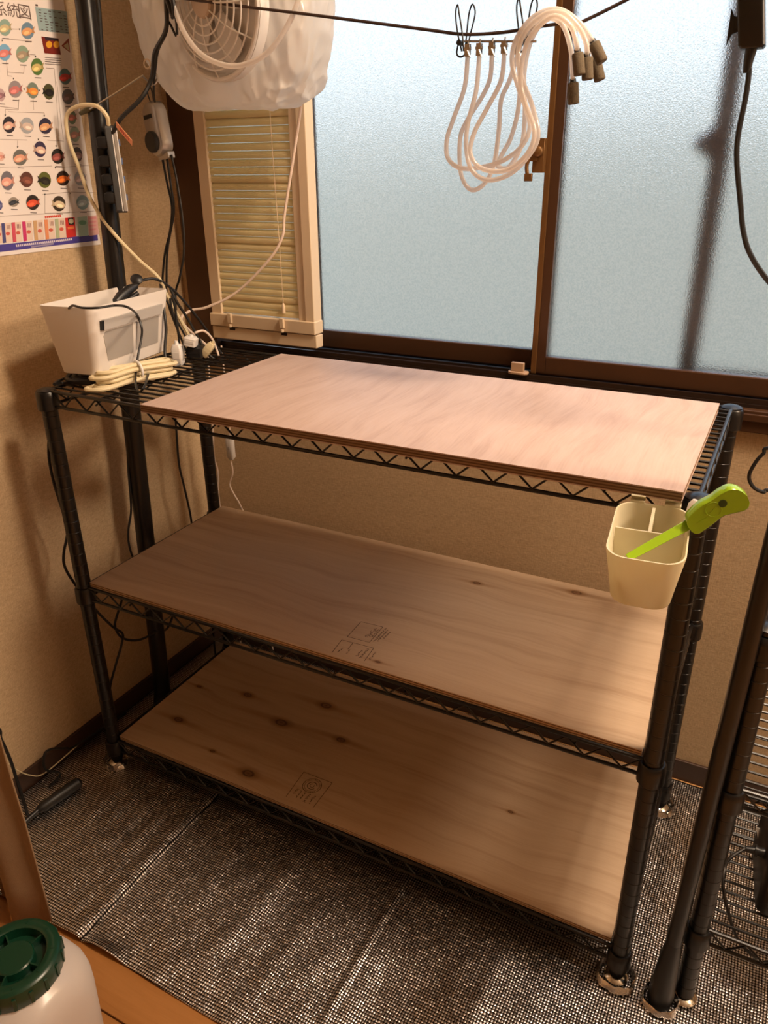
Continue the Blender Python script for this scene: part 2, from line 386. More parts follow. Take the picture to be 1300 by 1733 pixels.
M_ply_brown = mat_wood('brown_core_ply', ((.20, .12, .07), (.27, .17, .10), (.33, .22, .14)), 3, 60, (), .8, 8, .03, .3)
M_floor = mat_wood('orange_flooring', ((.44, .22, .085), (.50, .26, .105), (.56, .30, .13)), 1.5, 12, (), .35, 6, .05, .2)
M_sill = mat_wood('threshold_wood', ((.26, .10, .025), (.34, .145, .04), (.42, .19, .06)), 1.5, 24, (), .35, 7, .03, .3)

# ------------------------------------------------------------------ room shell
XW, YW, ZC = -0.13, 0.57, 2.75        # left wall, back wall, ceiling
X2, Y2 = 3.50, -2.70
OX0, OX1, OZ0, OZ1 = -0.06, 1.78, 0.90, 2.02      # window opening
def struct(name, mb, mat, bevel=0): return tag(mb.build(name, mat, None, bevel, smooth=False), kind='structure')
struct('wall_left', MB().box(XW-.1, XW, Y2-.1, YW+.12, -.1, ZC), M_wall)
wb = MB(); wb.box(XW, OX0, YW, YW+.12, -.1, ZC); wb.box(OX1, X2, YW, YW+.12, -.1, ZC); wb.box(OX0, OX1, YW, YW+.12, -.1, OZ0); wb.box(OX0, OX1, YW, YW+.12, OZ1, ZC)
struct('wall_back', wb, M_wall)
struct('wall_right', MB().box(X2, X2+.1, Y2-.1, YW+.12, -.1, ZC), M_white_wall)
struct('wall_front', MB().box(XW, X2, Y2-.1, Y2, -.1, ZC), M_white_wall)
struct('ceiling', MB().box(XW-.1, X2+.1, Y2-.1, YW+.12, ZC, ZC+.1), M_ceil)
fl = struct('floor', MB().box(XW-.1, X2+.1, Y2-.1, YW+.12, -.12, -.014), M_conc)
# floor pieces
pm = MB().box(0, 1, 0, 1, 0, 1)
base_boards = []
def plank(x0, x1, y0, y1, mat, nm='plank'):
    o = MB().box(x0, x1, y0, y1, -.014, -.001).build(nm, mat, fl, .0012, smooth=False); return o
plank(XW, X2, -.46, -.375, M_sill, 'threshold_strip')
plank(XW, X2, -.375, YW, M_floor, 'subfloor_board')
yy = -.462; row = 0
while yy > Y2+.05:
    w = .10 if row else .036
    x = XW - (0 if row % 2 else .0)
    cuts = [XW, .16+.37*(row % 3), 1.0+.3*(row % 2), 1.9, X2] if row else [XW, X2]
    for a, b in zip(cuts[:-1], cuts[1:]):
        plank(a+.0005, b-.0005, max(yy-w, Y2)+.0005, yy-.0005, M_sill if not row else M_floor)
    yy -= w; row += 1
struct('baseboard_left', MB().box(XW, XW+.008, -.37, YW, 0, .055), M_base, .002)
struct('baseboard_back', MB().box(XW+.008, X2, YW-.008, YW, 0, .055), M_base, .002)
# outside the window
struct('neighbour_wall', MB().box(-9, 10, 4.2, 4.4, -3, 1.7), M_stucco)
struct('ground_outside', MB().box(-9, 10, .75, 4.2, -1.2, -1.0), M_conc)

# window trim
struct('trim_1', MB().box(XW+.022, -.0305, YW-.012, YW+.14, OZ0-.04, OZ1+.05), M_frame, .003)
tb = MB(); tb.box(-.045, OX1+.05, YW-.012, YW+.14, .862, .905); tb.box(-.045, OX1+.05, YW-.016, YW-.012, .884, .899)
struct('trim_2', tb, M_frame, .002)
struct('trim_3', MB().box(-.045, OX1+.05, YW-.012, YW+.14, OZ1-.005, OZ1+.05), M_frame, .003)
struct('trim_4', MB().box(OX1-.01, OX1+.05, YW-.012, YW+.14, .905, OZ1-.005), M_frame, .003)
win = thing('window_1', None, None, (.8, .62, .905), kind='structure')
tr = MB(); tr.box(-.045, OX1-.01, .575, .70, .905, .912)
for y0, h in ((.578, .922), (.592, .917), (.6265, .917), (.661, .917)): tr.box(-.045, OX1-.01, y0, y0+.004, .912, h)
tr.build('track', M_track, win, smooth=False)
def sash(x0, x1, y0, y1, z0, z1, wl, wr, wb, wt, dark):
    f = MB(); f.box(x0, x0+wl, y0, y1, z0, z1); f.box(x1-wr, x1, y0, y1, z0, z1); f.box(x0+wl, x1-wr, y0, y1, z0, z0+wb); f.box(x0+wl, x1-wr, y0, y1, z1-wt, z1)
    o = f.build('sash_frame', M_frame, win, .0025, smooth=False)
    MB().box(x0+wl-.004, x1-wr+.004, (y0+y1)/2-.002, (y0+y1)/2+.002, z0+wb-.004, z1-wt+.004).build('pane', M_glass, o, smooth=False)
    return o
sl = sash(.213, .812, .634, .658, .921, OZ1-.012, .022, .034, .041, .04, 0)
sr = sash(.788, OX1-.014, .598, .622, .921, OZ1-.012, .030, .04, .037, .04, 0)
g = MB(); g.box(.7885, .7995, .593, .598, .921, OZ1-.012)
g.build('meeting_rib', M_gold, win, .001, smooth=False)
# crescent latch on the meeting stile
lk = MB(); lk.box(.768, .790, .578, .598, 1.315, 1.375); lk.box(.760, .778, .570, .582, 1.335, 1.352); lk.box(.757, .772, .566, .574, 1.300, 1.314)
lk.lathe([(.010, 0), (.010, .010), (.006, .013)], Matrix.Translation((.779, .578, 1.352)) @ Matrix.Rotation(PI/2, 4, 'X'), 14)
lk.tube(cr([(.765, .572, 1.345), (.760, .570, 1.328), (.762, .570, 1.312)], 5), .004, 8)
lk.build('crescent_lock', M_gold, win, .001)
# outer insect-screen stile with its pull
sc_ = MB(); sc_.box(1.074, 1.108, .684, .702, .915, OZ1-.01); sc_.box(1.108, OX1-.01, .684, .702, .915, .945); sc_.box(1.108, OX1-.01, .684, .702, OZ1-.04, OZ1-.01)
sc_.prism([(1.074, 1.335), (1.074, 1.395), (1.043, 1.368), (1.040, 1.360)], -.700, -.686, Matrix.Rotation(PI/2, 4, 'X'))
sc_.build('screen_frame', M_frame, win, .002, smooth=False)
# little sash stopper on the rail
st = MB(); st.prism(rrect(.022, .012, .010), 0, .005, Matrix.Translation((.768, .575, .9225))); st.box(.752, .780, .570, .579, .9275, .946)
tag(st.build('sash_stopper', plain('tan_plastic', (.42, .27, .17), .45), None, .001), 'small beige stopper knob on the window track', 'stopper')

# ------------------------------------------------------------------ foil mat
def foil_h(x, y):
    h = .002
    if x < .287: h += .006*min(1, (.287-x)/.003)
    h += .004*math.exp(-((x-.272)/.022)**2)*(1 if x < .287 else 0)
    for x0, sl_, wd, ht, ya, yb in ((.215, .00, .012, .006, -.20, .1), (.165, .03, .014, .006, -.18, .1), (.12, -.02, .012, .005, -.17, .1), (.07, .03, .015, .005, -.2, .05),
                                   (.775, .0, .006, .008, -.32, .08), (.80, -.05, .020, .006, -.36, -.05), (.54, .08, .018, .006, -.30, .02), (.42, -.03, .015, .004, -.2, .05),
                                   (.645, .05, .016, .005, -.38, -.1), (1.0, .02, .012, .005, -.38, -.02), (1.43, .03, .015, .006, -.3, .2), (.235, .02, .008, .005, -.39, -.22), (1.245, .0, .012, .006, .02, .5)):
        c = x0+sl_*(y+.15); e = 1/(1+math.exp(-(y-ya)*45))*1/(1+math.exp((y-yb)*45))
        h += .55*ht*e*math.exp(-((x-c)/(wd*1.25))**2)
    h += .0030*noise.noise(V(x*9, y*9, 1))+.0016*noise.noise(V(x*26, y*18, 4))
    return max(h, .0008)
mb = MB(); nx, ny = 420, 170; fx0, fx1, fy0, fy1 = XW+.012, 2.05, -.386, .555
import itertools
xs = sorted(set([round(fx0+(fx1-fx0)*i/nx, 5) for i in range(nx+1)]+[.2845, .2865, .2872]))
vs_ = []; fs_ = []
for j in range(ny+1):
    for x in xs:
        y = fy0+(fy1-fy0)*j/ny
        if j == 0: y += .004*noise.noise(V(x*4, 0, 9))
        z = foil_h(x, y)
        if .29 < x < .40: z += .012*math.exp(-((y-fy0)/.02)**2)*math.sin((x-.29)/.11*PI)
        vs_.append((x, y, z))
n_ = len(xs)
for j in range(ny):
    for i in range(n_-1): fs_.append((j*n_+i, j*n_+i+1, (j+1)*n_+i+1, (j+1)*n_+i))
mb.add(vs_, fs_)
foil = mb.build('foil_mat', M_foil)
so = foil.modifiers.new('solid', 'SOLIDIFY'); so.thickness = .0008; so.offset = -1
tag(foil, 'wrinkled silver woven foil mat laid over the floor', 'mat')

# ------------------------------------------------------------------ wire racks
def ring_profile(R, z0, z1, pitch=.0254, groove=.0006):
    P = [(R, z0)]; z = z0+pitch
    while z < z1-.01:
        P += [(R, z-.0012), (R-groove, z-.0006), (R-groove, z+.0006), (R, z+.0012)]; z += pitch
    P.append((R, z1)); return P
def make_rack(root, x0, x1, y0, y1, top, shelves, R=.0155, cross=(), post_top=None, seg=16, floor_z=.010):
    cs = [(x0, y0), (x1, y0), (x0, y1), (x1, y1)]
    pt_me = MB().lathe(ring_profile(R, floor_z+.014, top), None, seg).mesh('post')
    cap_me = MB().lathe([(R+.002, top-.006), (R+.002, top+.001), (R*.75, top+.004), (R*.3, top+.0055), (0, top+.006)], None, 24).mesh('post_cap')
    foot_me = MB().lathe([(.021, floor_z), (.022, floor_z+.003), (.017, floor_z+.007), (.008, floor_z+.009), (.007, floor_z+.018)], None, 20).mesh('adjuster_foot')
    for cx, cy in cs:
        p = link('post', pt_me, M_black, root); p.location = (cx, cy, 0)
        c = link('post_cap', cap_me, M_black, None); c.parent = p
        f = link('adjuster_foot', foot_me, M_chrome, None); f.parent = p
    rr = .0034; dz = .030
    for z in shelves:
        fr = MB(); e = R*.8
        for zz in (z, z-dz):
            for a, b in (((x0+e, y0), (x1-e, y0)), ((x0+e, y1), (x1-e, y1)), ((x0, y0+e), (x0, y1-e)), ((x1, y0+e), (x1, y1-e))):
                fr.tube([V(*a, zz), V(*b, zz)], rr, 8)
        shelf = fr.build('wire_shelf', M_black, root)
        col_me = MB().lathe([(R+.0035, z-dz-.008), (R+.0055, z-dz-.006), (R+.0055, z-.012), (R+.0045, z-.002), (R+.0028, z), (R, z)], None, 20).mesh('collar')
        for cx, cy in cs:
            c = link('collar', col_me, M_black, None); c.parent = shelf; c.location = (cx, cy, 0)
        # zigzag truss on the four sides
        def zig(ax, a0, a1, c, nm='side_truss'):
            n = max(2, int(round((a1-a0)/.029))); P = []
            for i in range(n+1):
                a = a0+(a1-a0)*i/n; zz = z-.002 if i % 2 == 0 else z-dz+.002
                P.append(V(a, c, zz) if ax == 'x' else V(c, a, zz))
            o = MB().tube(P, .0022, 6).build(nm, M_black, None); o.parent = shelf
        zig('x', x0+R, x1-R, y0); zig('x', x0+R, x1-R, y1); zig('y', y0+R, y1-R, x0); zig('y', y0+R, y1-R, x1)
        wm = MB().tube([V(x0, 0, z+.0005), V(x1, 0, z+.0005)], .0023, 6).mesh('deck_wire')
        n = int(round((y1-y0)/.0235))
        for i in range(1, n):
            w = link('deck_wire', wm, M_black, None); w.parent = shelf; w.location = (0, y0+(y1-y0)*i/n, 0)
        for cxx in cross:
            P = []
            m = 20
            for i in range(m+1): P.append(V(cxx, y0+(y1-y0)*i/m, z-.005 if i % 2 else z-.014))
            t = MB().tube([V(cxx, y0, z-.005), V(cxx, y1, z-.005)], .0028, 6).tube(P, .002, 6).build('cross_support', M_black, None); t.parent = shelf
    return root
H, ZM, ZL = .9365, .4985, .0765
W, D = 1.2, .446
rack = thing('wire_rack', 'large black wire shelving rack with three tiers under the window', 'rack', (W/2, D/2, .01))
make_rack(rack, 0, W, 0, D, H+.001, (H, ZM, ZL), cross=(.13, .42, .78, 1.08))

# ------------------------------------------------------------------ plywood boards
def board(name, label, x0, x1, y0, y1, zb, t, face, ang=0, plies=5, dark_edge=False, skew=0):
    root = thing(name, label, 'board', ((x0+x1)/2, (y0+y1)/2, zb))
    hs = [.0018]+[(t-.0036)/(plies-2)]*(plies-2)+[.0018]; z = zb
    for i, h in enumerate(hs):
        outer = i in (0, plies-1)
        ins = 0 if outer else (.0006 if i % 2 else .0002)
        m = face if outer else (M_ply_dark if i % 2 else (M_ply_brown if dark_edge else M_ply_core))
        o = MB().box(x0+ins, x1-ins, y0+ins, y1-ins, z, z+h).build('face_veneer' if outer else 'core_ply', m, root, smooth=False)
        z += h
    if ang: root.rotation_euler.z = ang
    return root
ztop = H+.0030
b_top = board('plywood_board', 'pinkish plywood board on the top shelf reaching past its front edge', .280, 1.1825, -.035, .402, ztop, .0145, M_ply_top, .0027, 7, True)
b_mid = board('plywood_board', 'tan plywood board with rectangular printed stamps on the middle shelf', .0175, 1.1815, .002, .460, ZM+.0030, .0105, M_ply_mid)
b_low = board('plywood_board', 'dim knotty plywood board with round printed stamp on the bottom shelf', .0175, 1.1815, .004, .452, ZL+.0030, .0105, M_ply_low)
# printed stamps (flat ink)
def ink_line(mb, a, b, z, w=.0012):
    a = V(*a, z); b = V(*b, z); d = (b-a).normalized(); n = V(-d.y, d.x, 0)*w*.5
    mb.add([a-n, b-n, b+n, a+n], [(0, 1, 2, 3)])
zs = ZM+.0136
s = MB()
for a, b in (((.621, .128), (.623, .070)), ((.623, .070), (.670, .072)), ((.670, .072), (.668, .130)), ((.621, .128), (.668, .130)),
             ((.619, .056), (.624, .012)), ((.619, .056), (.686, .059)), ((.686, .059), (.690, .016)), ((.643, .057), (.6445, .040)), ((.6445, .040), (.6450, .034))):
    ink_line(s, a, b, zs)
random.seed(3)
def glyphs(mb, x, y0, y1, h, z, dens=.0036):
    y = y0
    while y < y1:
        for _ in range(4):
            a = (x+random.uniform(0, h), y+random.uniform(0, dens*.8)); 
            if random.random() < .5: b = (a[0], a[1]+dens*.5)
            else: b = (a[0]+h*.45, a[1])
            ink_line(mb, a, b, z, .0011)
        y += dens
glyphs(s, .6525, .082, .118, .008, zs, .0062); glyphs(s, .6635, .090, .118, .003, zs); glyphs(s, .674, .078, .125, .0035, zs); glyphs(s, .680, .082, .122, .003, zs); glyphs(s, .6865, .095, .12, .003, zs)
glyphs(s, .668, .022, .042, .004, zs); glyphs(s, .676, .020, .050, .0035, zs); glyphs(s, .694, .024, .046, .003, zs); glyphs(s, .632, .018, .030, .003, zs); glyphs(s, .648, .02, .032, .002, zs)
s.build('printed_stamp', M_ink, b_mid, smooth=False)
zs = ZL+.0136
s = MB()
for a, b in (((.478, .102), (.552, .102)), ((.478, .102), (.484, .022)), ((.552, .102), (.553, .022))): ink_line(s, a, b, zs)
def circ(mb, c, r, z, a0=0, a1=360, w=.0011, n=28):
    for i in range(n):
        t0 = math.radians(a0+(a1-a0)*i/n); t1 = math.radians(a0+(a1-a0)*(i+1)/n)
        ink_line(mb, (c[0]+r*math.cos(t0), c[1]+r*math.sin(t0)), (c[0]+r*math.cos(t1), c[1]+r*math.sin(t1)), z, w)
circ(s, (.517, .075), .021, zs, w=.0012); circ(s, (.517, .075), .0165, zs, w=.0008); circ(s, (.517, .075), .0105, zs, 20, 330, .0016); circ(s, (.517, .075), .005, zs, 100, 400, .0013)
for k in range(26):
    a = 2*PI*k/26
    if k % 4: ink_line(s, (.517+.0178*math.cos(a), .075+.0178*math.sin(a)), (.517+.0198*math.cos(a), .075+.0198*math.sin(a)), zs, .0011)
glyphs(s, .492, .036, .052, .004, zs); glyphs(s, .503, .03, .05, .003, zs); glyphs(s, .513, .03, .05, .003, zs); glyphs(s, .524, .026, .05, .004, zs); glyphs(s, .536, .028, .052, .004, zs)
s.build('printed_stamp', M_ink, b_low, smooth=False)

# second rack on the right and the pole beside it
rack2 = thing('wire_rack', 'second black wire rack cut off by the right edge of the picture', 'rack', (1.7, .17, .01))
make_rack(rack2, 1.312, 2.15, .014, .360, .765, (.757, .485, .185), cross=(1.6, 1.9))
p = thing('tension_pole', 'tall black pole standing between the two racks', 'pole', (1.277, -.012, .006))
def apt(z): return V(1.276+.022*z, -.012+.004*z, z)
MB().tube([apt(.02), apt(1.2)], .0125, 20).build('tube', M_black, p)
MB().tube([apt(1.2), apt(2.72)], .0105, 20).build('upper_tube', M_black, p)
MB().tube([apt(.008), apt(.03), apt(.11), apt(.16)], [.020, .021, .017, .0128], 20).build('foot_sleeve', M_blackp, p)
MB().tube([apt(2.71), apt(2.735), apt(2.748)], [.012, .03, .03], 20).build('top_pad', M_blackp, p)
MB().tube([apt(1.185), apt(1.19), apt(1.225), apt(1.24)], [.0128, .0150, .0150, .0108], 20).build('lock_collar', M_blackp, p)
# crumpled foil cups round the feet
def foil_cup(x, y, r, lab):
    mb = MB(); rows = []
    for (rr_, z) in ((r, .004), (r*1.06, .010), (r*.98, .018), (r*.92, .020), (r*.86, .012), (r*.80, .0085)):
        rows.append([V(x+(rr_*(1+.12*noise.noise(V(math.cos(a)*2.5, math.sin(a)*2.5, z*90+x*7))))*math.cos(a), y+(rr_*(1+.12*noise.noise(V(math.cos(a)*2.5, math.sin(a)*2.5, z*90+x*7))))*math.sin(a), z+.004*noise.noise(V(math.cos(a)*4, math.sin(a)*4, x+z*40))) for a in [2*PI*k/40 for k in range(40)]])
    mb.loops(rows, False, False)
    o = mb.build('foil_collar', M_foilcup); sm = o.modifiers.new('solid', 'SOLIDIFY'); sm.thickness = .0006
    return tag(o, lab, 'foil')
foil_cup(W, 0, .034, 'crinkled foil ring around the front foot of the large rack by the hanging cup')
foil_cup(0, 0, .034, 'crinkled foil ring around the dim left front foot of the large rack')
foil_cup(W, D, .033, 'crinkled foil ring around the rear right foot of the large rack')
foil_cup(1.277, -.012, .030, 'crumpled foil around the foot of the pole between the racks')

# wire grid panel hooked behind the second rack
gp = thing('grid_panel', 'black wire grid panel at the back of the second rack', 'panel', (1.7, .40, .02))
gvm = MB().tube([V(0, .3815, .02), V(0, .3815, .72)], .0016, 6).mesh('upright_wire')
for i in range(6):
    o = link('upright_wire', gvm, M_black, gp); o.location = (1.40+.14*i, 0, 0)
    o = link('upright_wire', gvm, M_black, gp); o.location = (1.414+.14*i, 0, 0)
ghm = MB().tube([V(1.33, .3848, 0), V(2.14, .3848, 0)], .0018, 6).mesh('cross_wire')
for i in range(6):
    o = link('cross_wire', ghm, M_black, gp); o.location = (0, 0, .06+.125*i)

# pump on the low shelf of the second rack
pz = .185+.004
pu = thing('air_pump', 'black boxy pump on the low shelf of the second rack', 'pump', (1.435, .16, pz))
body = MB(); MM = Matrix.Translation((1.438, .16, pz)) @ Matrix.Rotation(.1, 4, 'Z')
body.loops([[MM @ V(x, y, z) for x, y in rrect(w, d, .016)] for z, w, d in ((0, .052, .075), (.006, .056, .079), (.08, .055, .077), (.098, .05, .072), (.106, .042, .062), (.108, .03, .05))])
bo = body.build('body', M_blackp, pu)
nz = MB().tube([MM @ V(-.05, -.02, .080), MM @ V(-.066, -.022, .082), MM @ V(-.082, -.024, .082)], [.010, .007, .005], 12); nz.tube([MM @ V(-.064, -.022, .082), MM @ V(-.068, -.022, .082)], .010, 12)
nz.build('nozzle', M_blackp, pu)
vm = MB()
for i in range(6): vm.box(-.030, .030, -.05+i*.014, -.044+i*.014, .1075, .1095, MM)
vm.build('vent_ribs', M_dgrey, pu, smooth=False)
hd = MB(); hd.loops([[MM @ V(x*1.0, -.081 - .002*k, .05+y) for x, y in rrect(.018, .030, .01)] for k in (0, 1.5)])
hd.build('side_panel', M_dgrey, pu)
cable('pump_cable', [MM @ V(-.083, -.024, .082), pt(1236, 1452, y=.10), pt(1226, 1470, y=.07), pt(1224, 1500, y=.05), pt(1232, 1540, y=.04), pt(1248, 1588, y=.04), pt(1275, 1618, y=.035), pt(1300, 1628, y=.06), V(1.52, .1, .19)], .0028, M_rubber, 'thin black cable looping from the pump nozzle to the shelf below')
# pale strap hanging at the second rack
stp = MB(); q0 = cr([pt(1286, 1402, y=.20), pt(1290, 1425, y=.19), pt(1300, 1450, y=.18), V(1.47, .165, pz+.108)], 6)
for i in range(len(q0)-1):
    pass
L0 = [[q+V(-.006, 0, 0), q+V(0, -.0015, 0), q+V(.006, 0, 0), q+V(0, .0015, 0)] for q in q0]
stp.loops(L0); tag(stp.build('pale_strap', M_grey), 'short pale grey strap standing up behind the black pump', 'strap')

# ------------------------------------------------------------------ left tension pole
def leanpt(z): return V(-.046, .214+.048*z, z)
lp = thing('tension_pole', 'thick black pole by the poster on the left wall', 'pole', (-.046, .214, .01))
d_ = (leanpt(2.74)-leanpt(.01)).normalized()
MB().tube([leanpt(.03), leanpt(1.02)], .0215, 20).build('lower_tube', M_black, lp)
MB().tube([leanpt(1.02), leanpt(2.72)], .0195, 20).build('upper_tube', M_black, lp)
MB().tube([leanpt(.008), leanpt(.02), leanpt(.05)], [.027, .027, .0225], 20).build('foot', M_blackp, lp)
MB().tube([leanpt(1.0), leanpt(1.01), leanpt(1.05), leanpt(1.065)], [.0222, .0245, .0245, .0198], 20).build('lock_collar', M_blackp, lp)
MB().tube([leanpt(2.71), leanpt(2.73), leanpt(2.746)], [.02, .035, .035], 20).build('top_pad', M_blackp, lp)

# ------------------------------------------------------------------ poster
po = thing('poster', 'goldfish family tree poster taped to the left wall', 'poster', (XW, .06, 1.18))
PX = XW+.0015
A_ = pt(163, 408, x=PX); ye = A_.y; 
y_l, y_r, z_b, z_t = -.30, .316, 1.176, 1.640
MB().box(XW+.0004, PX, y_l, y_r, z_b, z_t).build('sheet', M_paper, po, smooth=False)
_pm = {}
def pcol(c):
    k = tuple(round(x, 2) for x in c)
    if k not in _pm: _pm[k] = plain('print_%d' % len(_pm), c, .5)
    return _pm[k]
def s2l(r, g, b): return tuple(((c/255)/12.92 if c/255 <= .04045 else ((c/255+.055)/1.055)**2.4) for c in (r, g, b))
def poly_print(name, pix, col, lay, parent=None, sub=None):
    P = [pt(u, v, x=PX+.0002*lay) for u, v in pix]
    P = [p for p in P]
    mb = MB().add(P, [tuple(range(len(P)))])
    o = mb.build(name, pcol(col) if isinstance(col, tuple) else col, po if sub is None else None, smooth=False)
    if sub is not None: o.parent = sub
    return o
def oval(u, v, ru, rv, rot=0, n=20):
    c, s_ = math.cos(rot), math.sin(rot)
    return [(u+ru*math.cos(2*PI*k/n)*c-rv*math.sin(2*PI*k/n)*s_, v+ru*math.cos(2*PI*k/n)*s_+rv*math.sin(2*PI*k/n)*c) for k in range(n)]
k1 = 180/1300
fish = [  # crop x, y, half-width, half-height, disc colour, fish colour, tail direction (+1 right), 2nd colour
 (60, 335, 74, 104, (140, 170, 160), (205, 190, 150), 1), (338, 375, 78, 105, (110, 140, 165), (225, 165, 115), 1), (55, 640, 76, 104, (120, 175, 215), (215, 130, 125), 1),
 (275, 660, 78, 105, (140, 165, 145), (165, 150, 130), 1), (455, 815, 74, 105, (85, 120, 60), (205, 185, 120), 1), (795, 935, 72, 100, (95, 125, 130), (185, 60, 50), 1),
 (830, 1180, 72, 95, (105, 105, 110), (120, 100, 100), 1), (185, 1090, 80, 105, (150, 140, 145), (200, 120, 120), 1), (400, 1105, 70, 100, (120, 135, 125), (235, 150, 70), -1),
 (595, 1120, 66, 98, (75, 75, 45), (25, 22, 20), -1), (10, 1160, 50, 80, (190, 165, 170), (150, 110, 120), 1), (110, 1525, 76, 102, (45, 40, 50), (225, 180, 165), 1),
 (330, 1535, 82, 100, (165, 170, 178), (215, 195, 185), -1), (555, 1540, 80, 98, (50, 45, 70), (220, 165, 125), 1), (880, 1430, 52, 90, (125, 150, 125), (205, 130, 120), 1), (915, 1640, 62, 95, (165, 185, 170), (205, 160, 150), 1)]
fish += [(a, b+1589, *c) for a, b, *c in [
 (245, 335, 86, 98, (110, 110, 105), (225, 165, 140), 1), (490, 235, 74, 98, (60, 50, 80), (225, 190, 175), -1), (705, 320, 76, 94, (40, 35, 35), (150, 80, 75), 1), (945, 300, 62, 92, (95, 90, 95), (165, 135, 135), -1),
 (90, 620, 78, 118, (115, 110, 120), (230, 165, 150), 1), (325, 605, 78, 96, (95, 55, 45), (130, 75, 60), -1), (545, 610, 78, 100, (95, 100, 45), (40, 36, 30), -1), (770, 590, 80, 92, (45, 25, 15), (220, 110, 40), 1),
 (980, 590, 70, 90, (175, 180, 190), (205, 185, 185), 1), (165, 880, 62, 60, (150, 140, 130), (50, 52, 60), 1), (400, 885, 80, 94, (45, 35, 30), (220, 85, 55), 1), (720, 900, 80, 94, (60, 50, 40), (225, 205, 175), -1), (1010, 885, 76, 90, (140, 170, 180), (185, 200, 205), 1), (5, 325, 50, 60, (225, 190, 180), (215, 150, 135), 1), (-10, 920, 40, 60, (80, 85, 140), (120, 120, 170), 1)]]
for fx, fy, rw, rh, c1, c2, td in fish:
    if fy > 1730: u, v = fx*k1, (fy-1589)*k1+220
    else: u, v = fx*k1, fy*k1
    ru, rv = rw*k1, rh*k1
    d1 = poly_print('fish_picture', oval(u, v, ru, rv, -.12), s2l(*c1), 2)
    tail = [(u+td*ru*.55, v-.05*rv), (u+td*ru*1.15, v-rv*.55), (u+td*ru*.95, v-rv*.05), (u+td*ru*1.2, v+rv*.3), (u+td*ru*.55, v+rv*.25)]
    poly_print('tail', tail, s2l(*[int(x*.85) for x in c2]), 3, sub=d1)
    poly_print('fish', oval(u-td*ru*.12, v+.12*rv, ru*.82, rv*.46, -.35*td), s2l(*c2), 4, sub=d1)
    poly_print('belly', oval(u-td*ru*.2, v+.26*rv, ru*.45, rv*.2, -.3*td), s2l(*[min(255, int(x*1.18+10)) for x in c2]), 5, sub=d1)
def q4(name, pix, col, lay=2, k=k1, oy=0): return poly_print(name, [(a*k, b*k+oy) for a, b in pix], s2l(*col), lay)
q4('text_table', [(430, 85), (815, 140), (840, 415), (475, 370)], (150, 175, 180))
q4('photo_print', [(505, 445), (715, 470), (745, 670), (545, 650)], (120, 30, 18))
q4('photo_print', [(750, 560), (840, 465), (858, 645)], (150, 70, 55))
for cx_ in (600, 690): poly_print('lantern', oval(cx_*k1, 545*k1, 5.2, 6.0), s2l(225, 160, 40), 3)
q4('lantern', [(545, 450), (710, 470), (712, 500), (555, 490)], (45, 30, 40), 3)
q4('lantern', [(775, 560), (830, 520), (850, 630)], (195, 185, 150), 3)
# tables of small print
ml = MB(); random.seed(11)
def pl_line(mb, a, b, w, lay):
    A = pt(*a, x=PX+.0002*lay); B = pt(*b, x=PX+.0002*lay); d = (B-A); n = V(0, -d.z, d.y).normalized()*w*.5
    mb.add([A-n, B-n, B+n, A+n], [(0, 1, 2, 3)])
for r_ in range(8):
    for c_ in range(6):
        if random.random() < .75:
            bx = (470+c_*60+r_*5)*k1; by = (120+r_*34+c_*8)*k1
            pl_line(ml, (bx, by), (bx+random.uniform(3, 6), by+.6), .0016, 3)
for r_ in range(4): pl_line(ml, (76, 97+r_*3.6), (104, 99+r_*3.6), .0009, 3)
for fx, fy, rw, rh, *_ in fish:
    off = 220 if fy > 1730 else 0; y0 = (fy-1589)*k1+220 if off else fy*k1
    pl_line(ml, (fx*k1-4, y0+rh*k1+4), (fx*k1+7, y0+rh*k1+4.6), .0013, 3)
pl_line(ml, (60, 8.5), (64, 9.1), .003, 3)
ml.build('small_print', pcol(s2l(95, 85, 85)), po, smooth=False)['kind'] = 'stuff'
mt = MB()
for chain in ([(20, 49), (34, 49.6)], [(3, 65), (54, 70)], [(50, 92), (60, 93), (60, 98)], [(11, 102), (13, 128), (21, 129)], [(0, 180), (31, 184)], [(9, 196), (9, 185), (31, 186), (32, 168)], [(14, 189), (75, 191), (75, 197)], [(56, 168), (57, 186)], [(78, 115), (92, 116), (100, 230)], [(96, 138), (107, 236)], [(14, 122), (40, 124), (41, 112)], [(0, 236), (46, 237)], [(30, 238), (30, 250)], [(80, 237), (108, 239)], [(0, 283), (88, 281)], [(94, 284), (150, 280)], [(72, 329), (118, 325), (118, 360), (76, 361), (76, 330)], [(120, 325), (160, 326)], [(0, 366), (72, 362), (160, 357)], [(95, 230), (96, 249)]):
    for a, b in zip(chain[:-1], chain[1:]): pl_line(mt, a, b, .0008, 2)
mt.build('tree_lines', pcol(s2l(150, 135, 130)), po, smooth=False)
ma = MB()
for u, v in ((33, 49.5), (4, 68.5), (60, 96), (41, 151), (67, 153), (9, 195), (75, 196), (23, 133), (65, 236), (30, 249), (95, 247), (94, 284), (76, 329), (119, 327)):
    P = [pt(u-1.4, v-1.2, x=PX+.0006), pt(u+1.4, v-1.2, x=PX+.0006), pt(u, v+1.8, x=PX+.0006)]; ma.add(P, [(0, 1, 2)])
ma.build('arrow_marks', pcol(s2l(35, 30, 30)), po, smooth=False)
band = [(-80, 427), (0, 426), (165, 407), (165, 396.5), (0, 415), (-80, 416)]
poly_print('bottom_band', [(-80, 440), (0, 426.5), (166, 407), (165, 396.5), (0, 414), (-80, 424)], s2l(72, 62, 150), 2)
pr_ = MB()
for i in range(30): pl_line(pr_, (27+i*3.2, 416-i*.38), (27+i*3.2+2.2, 416-i*.38-.25), .0042, 4)
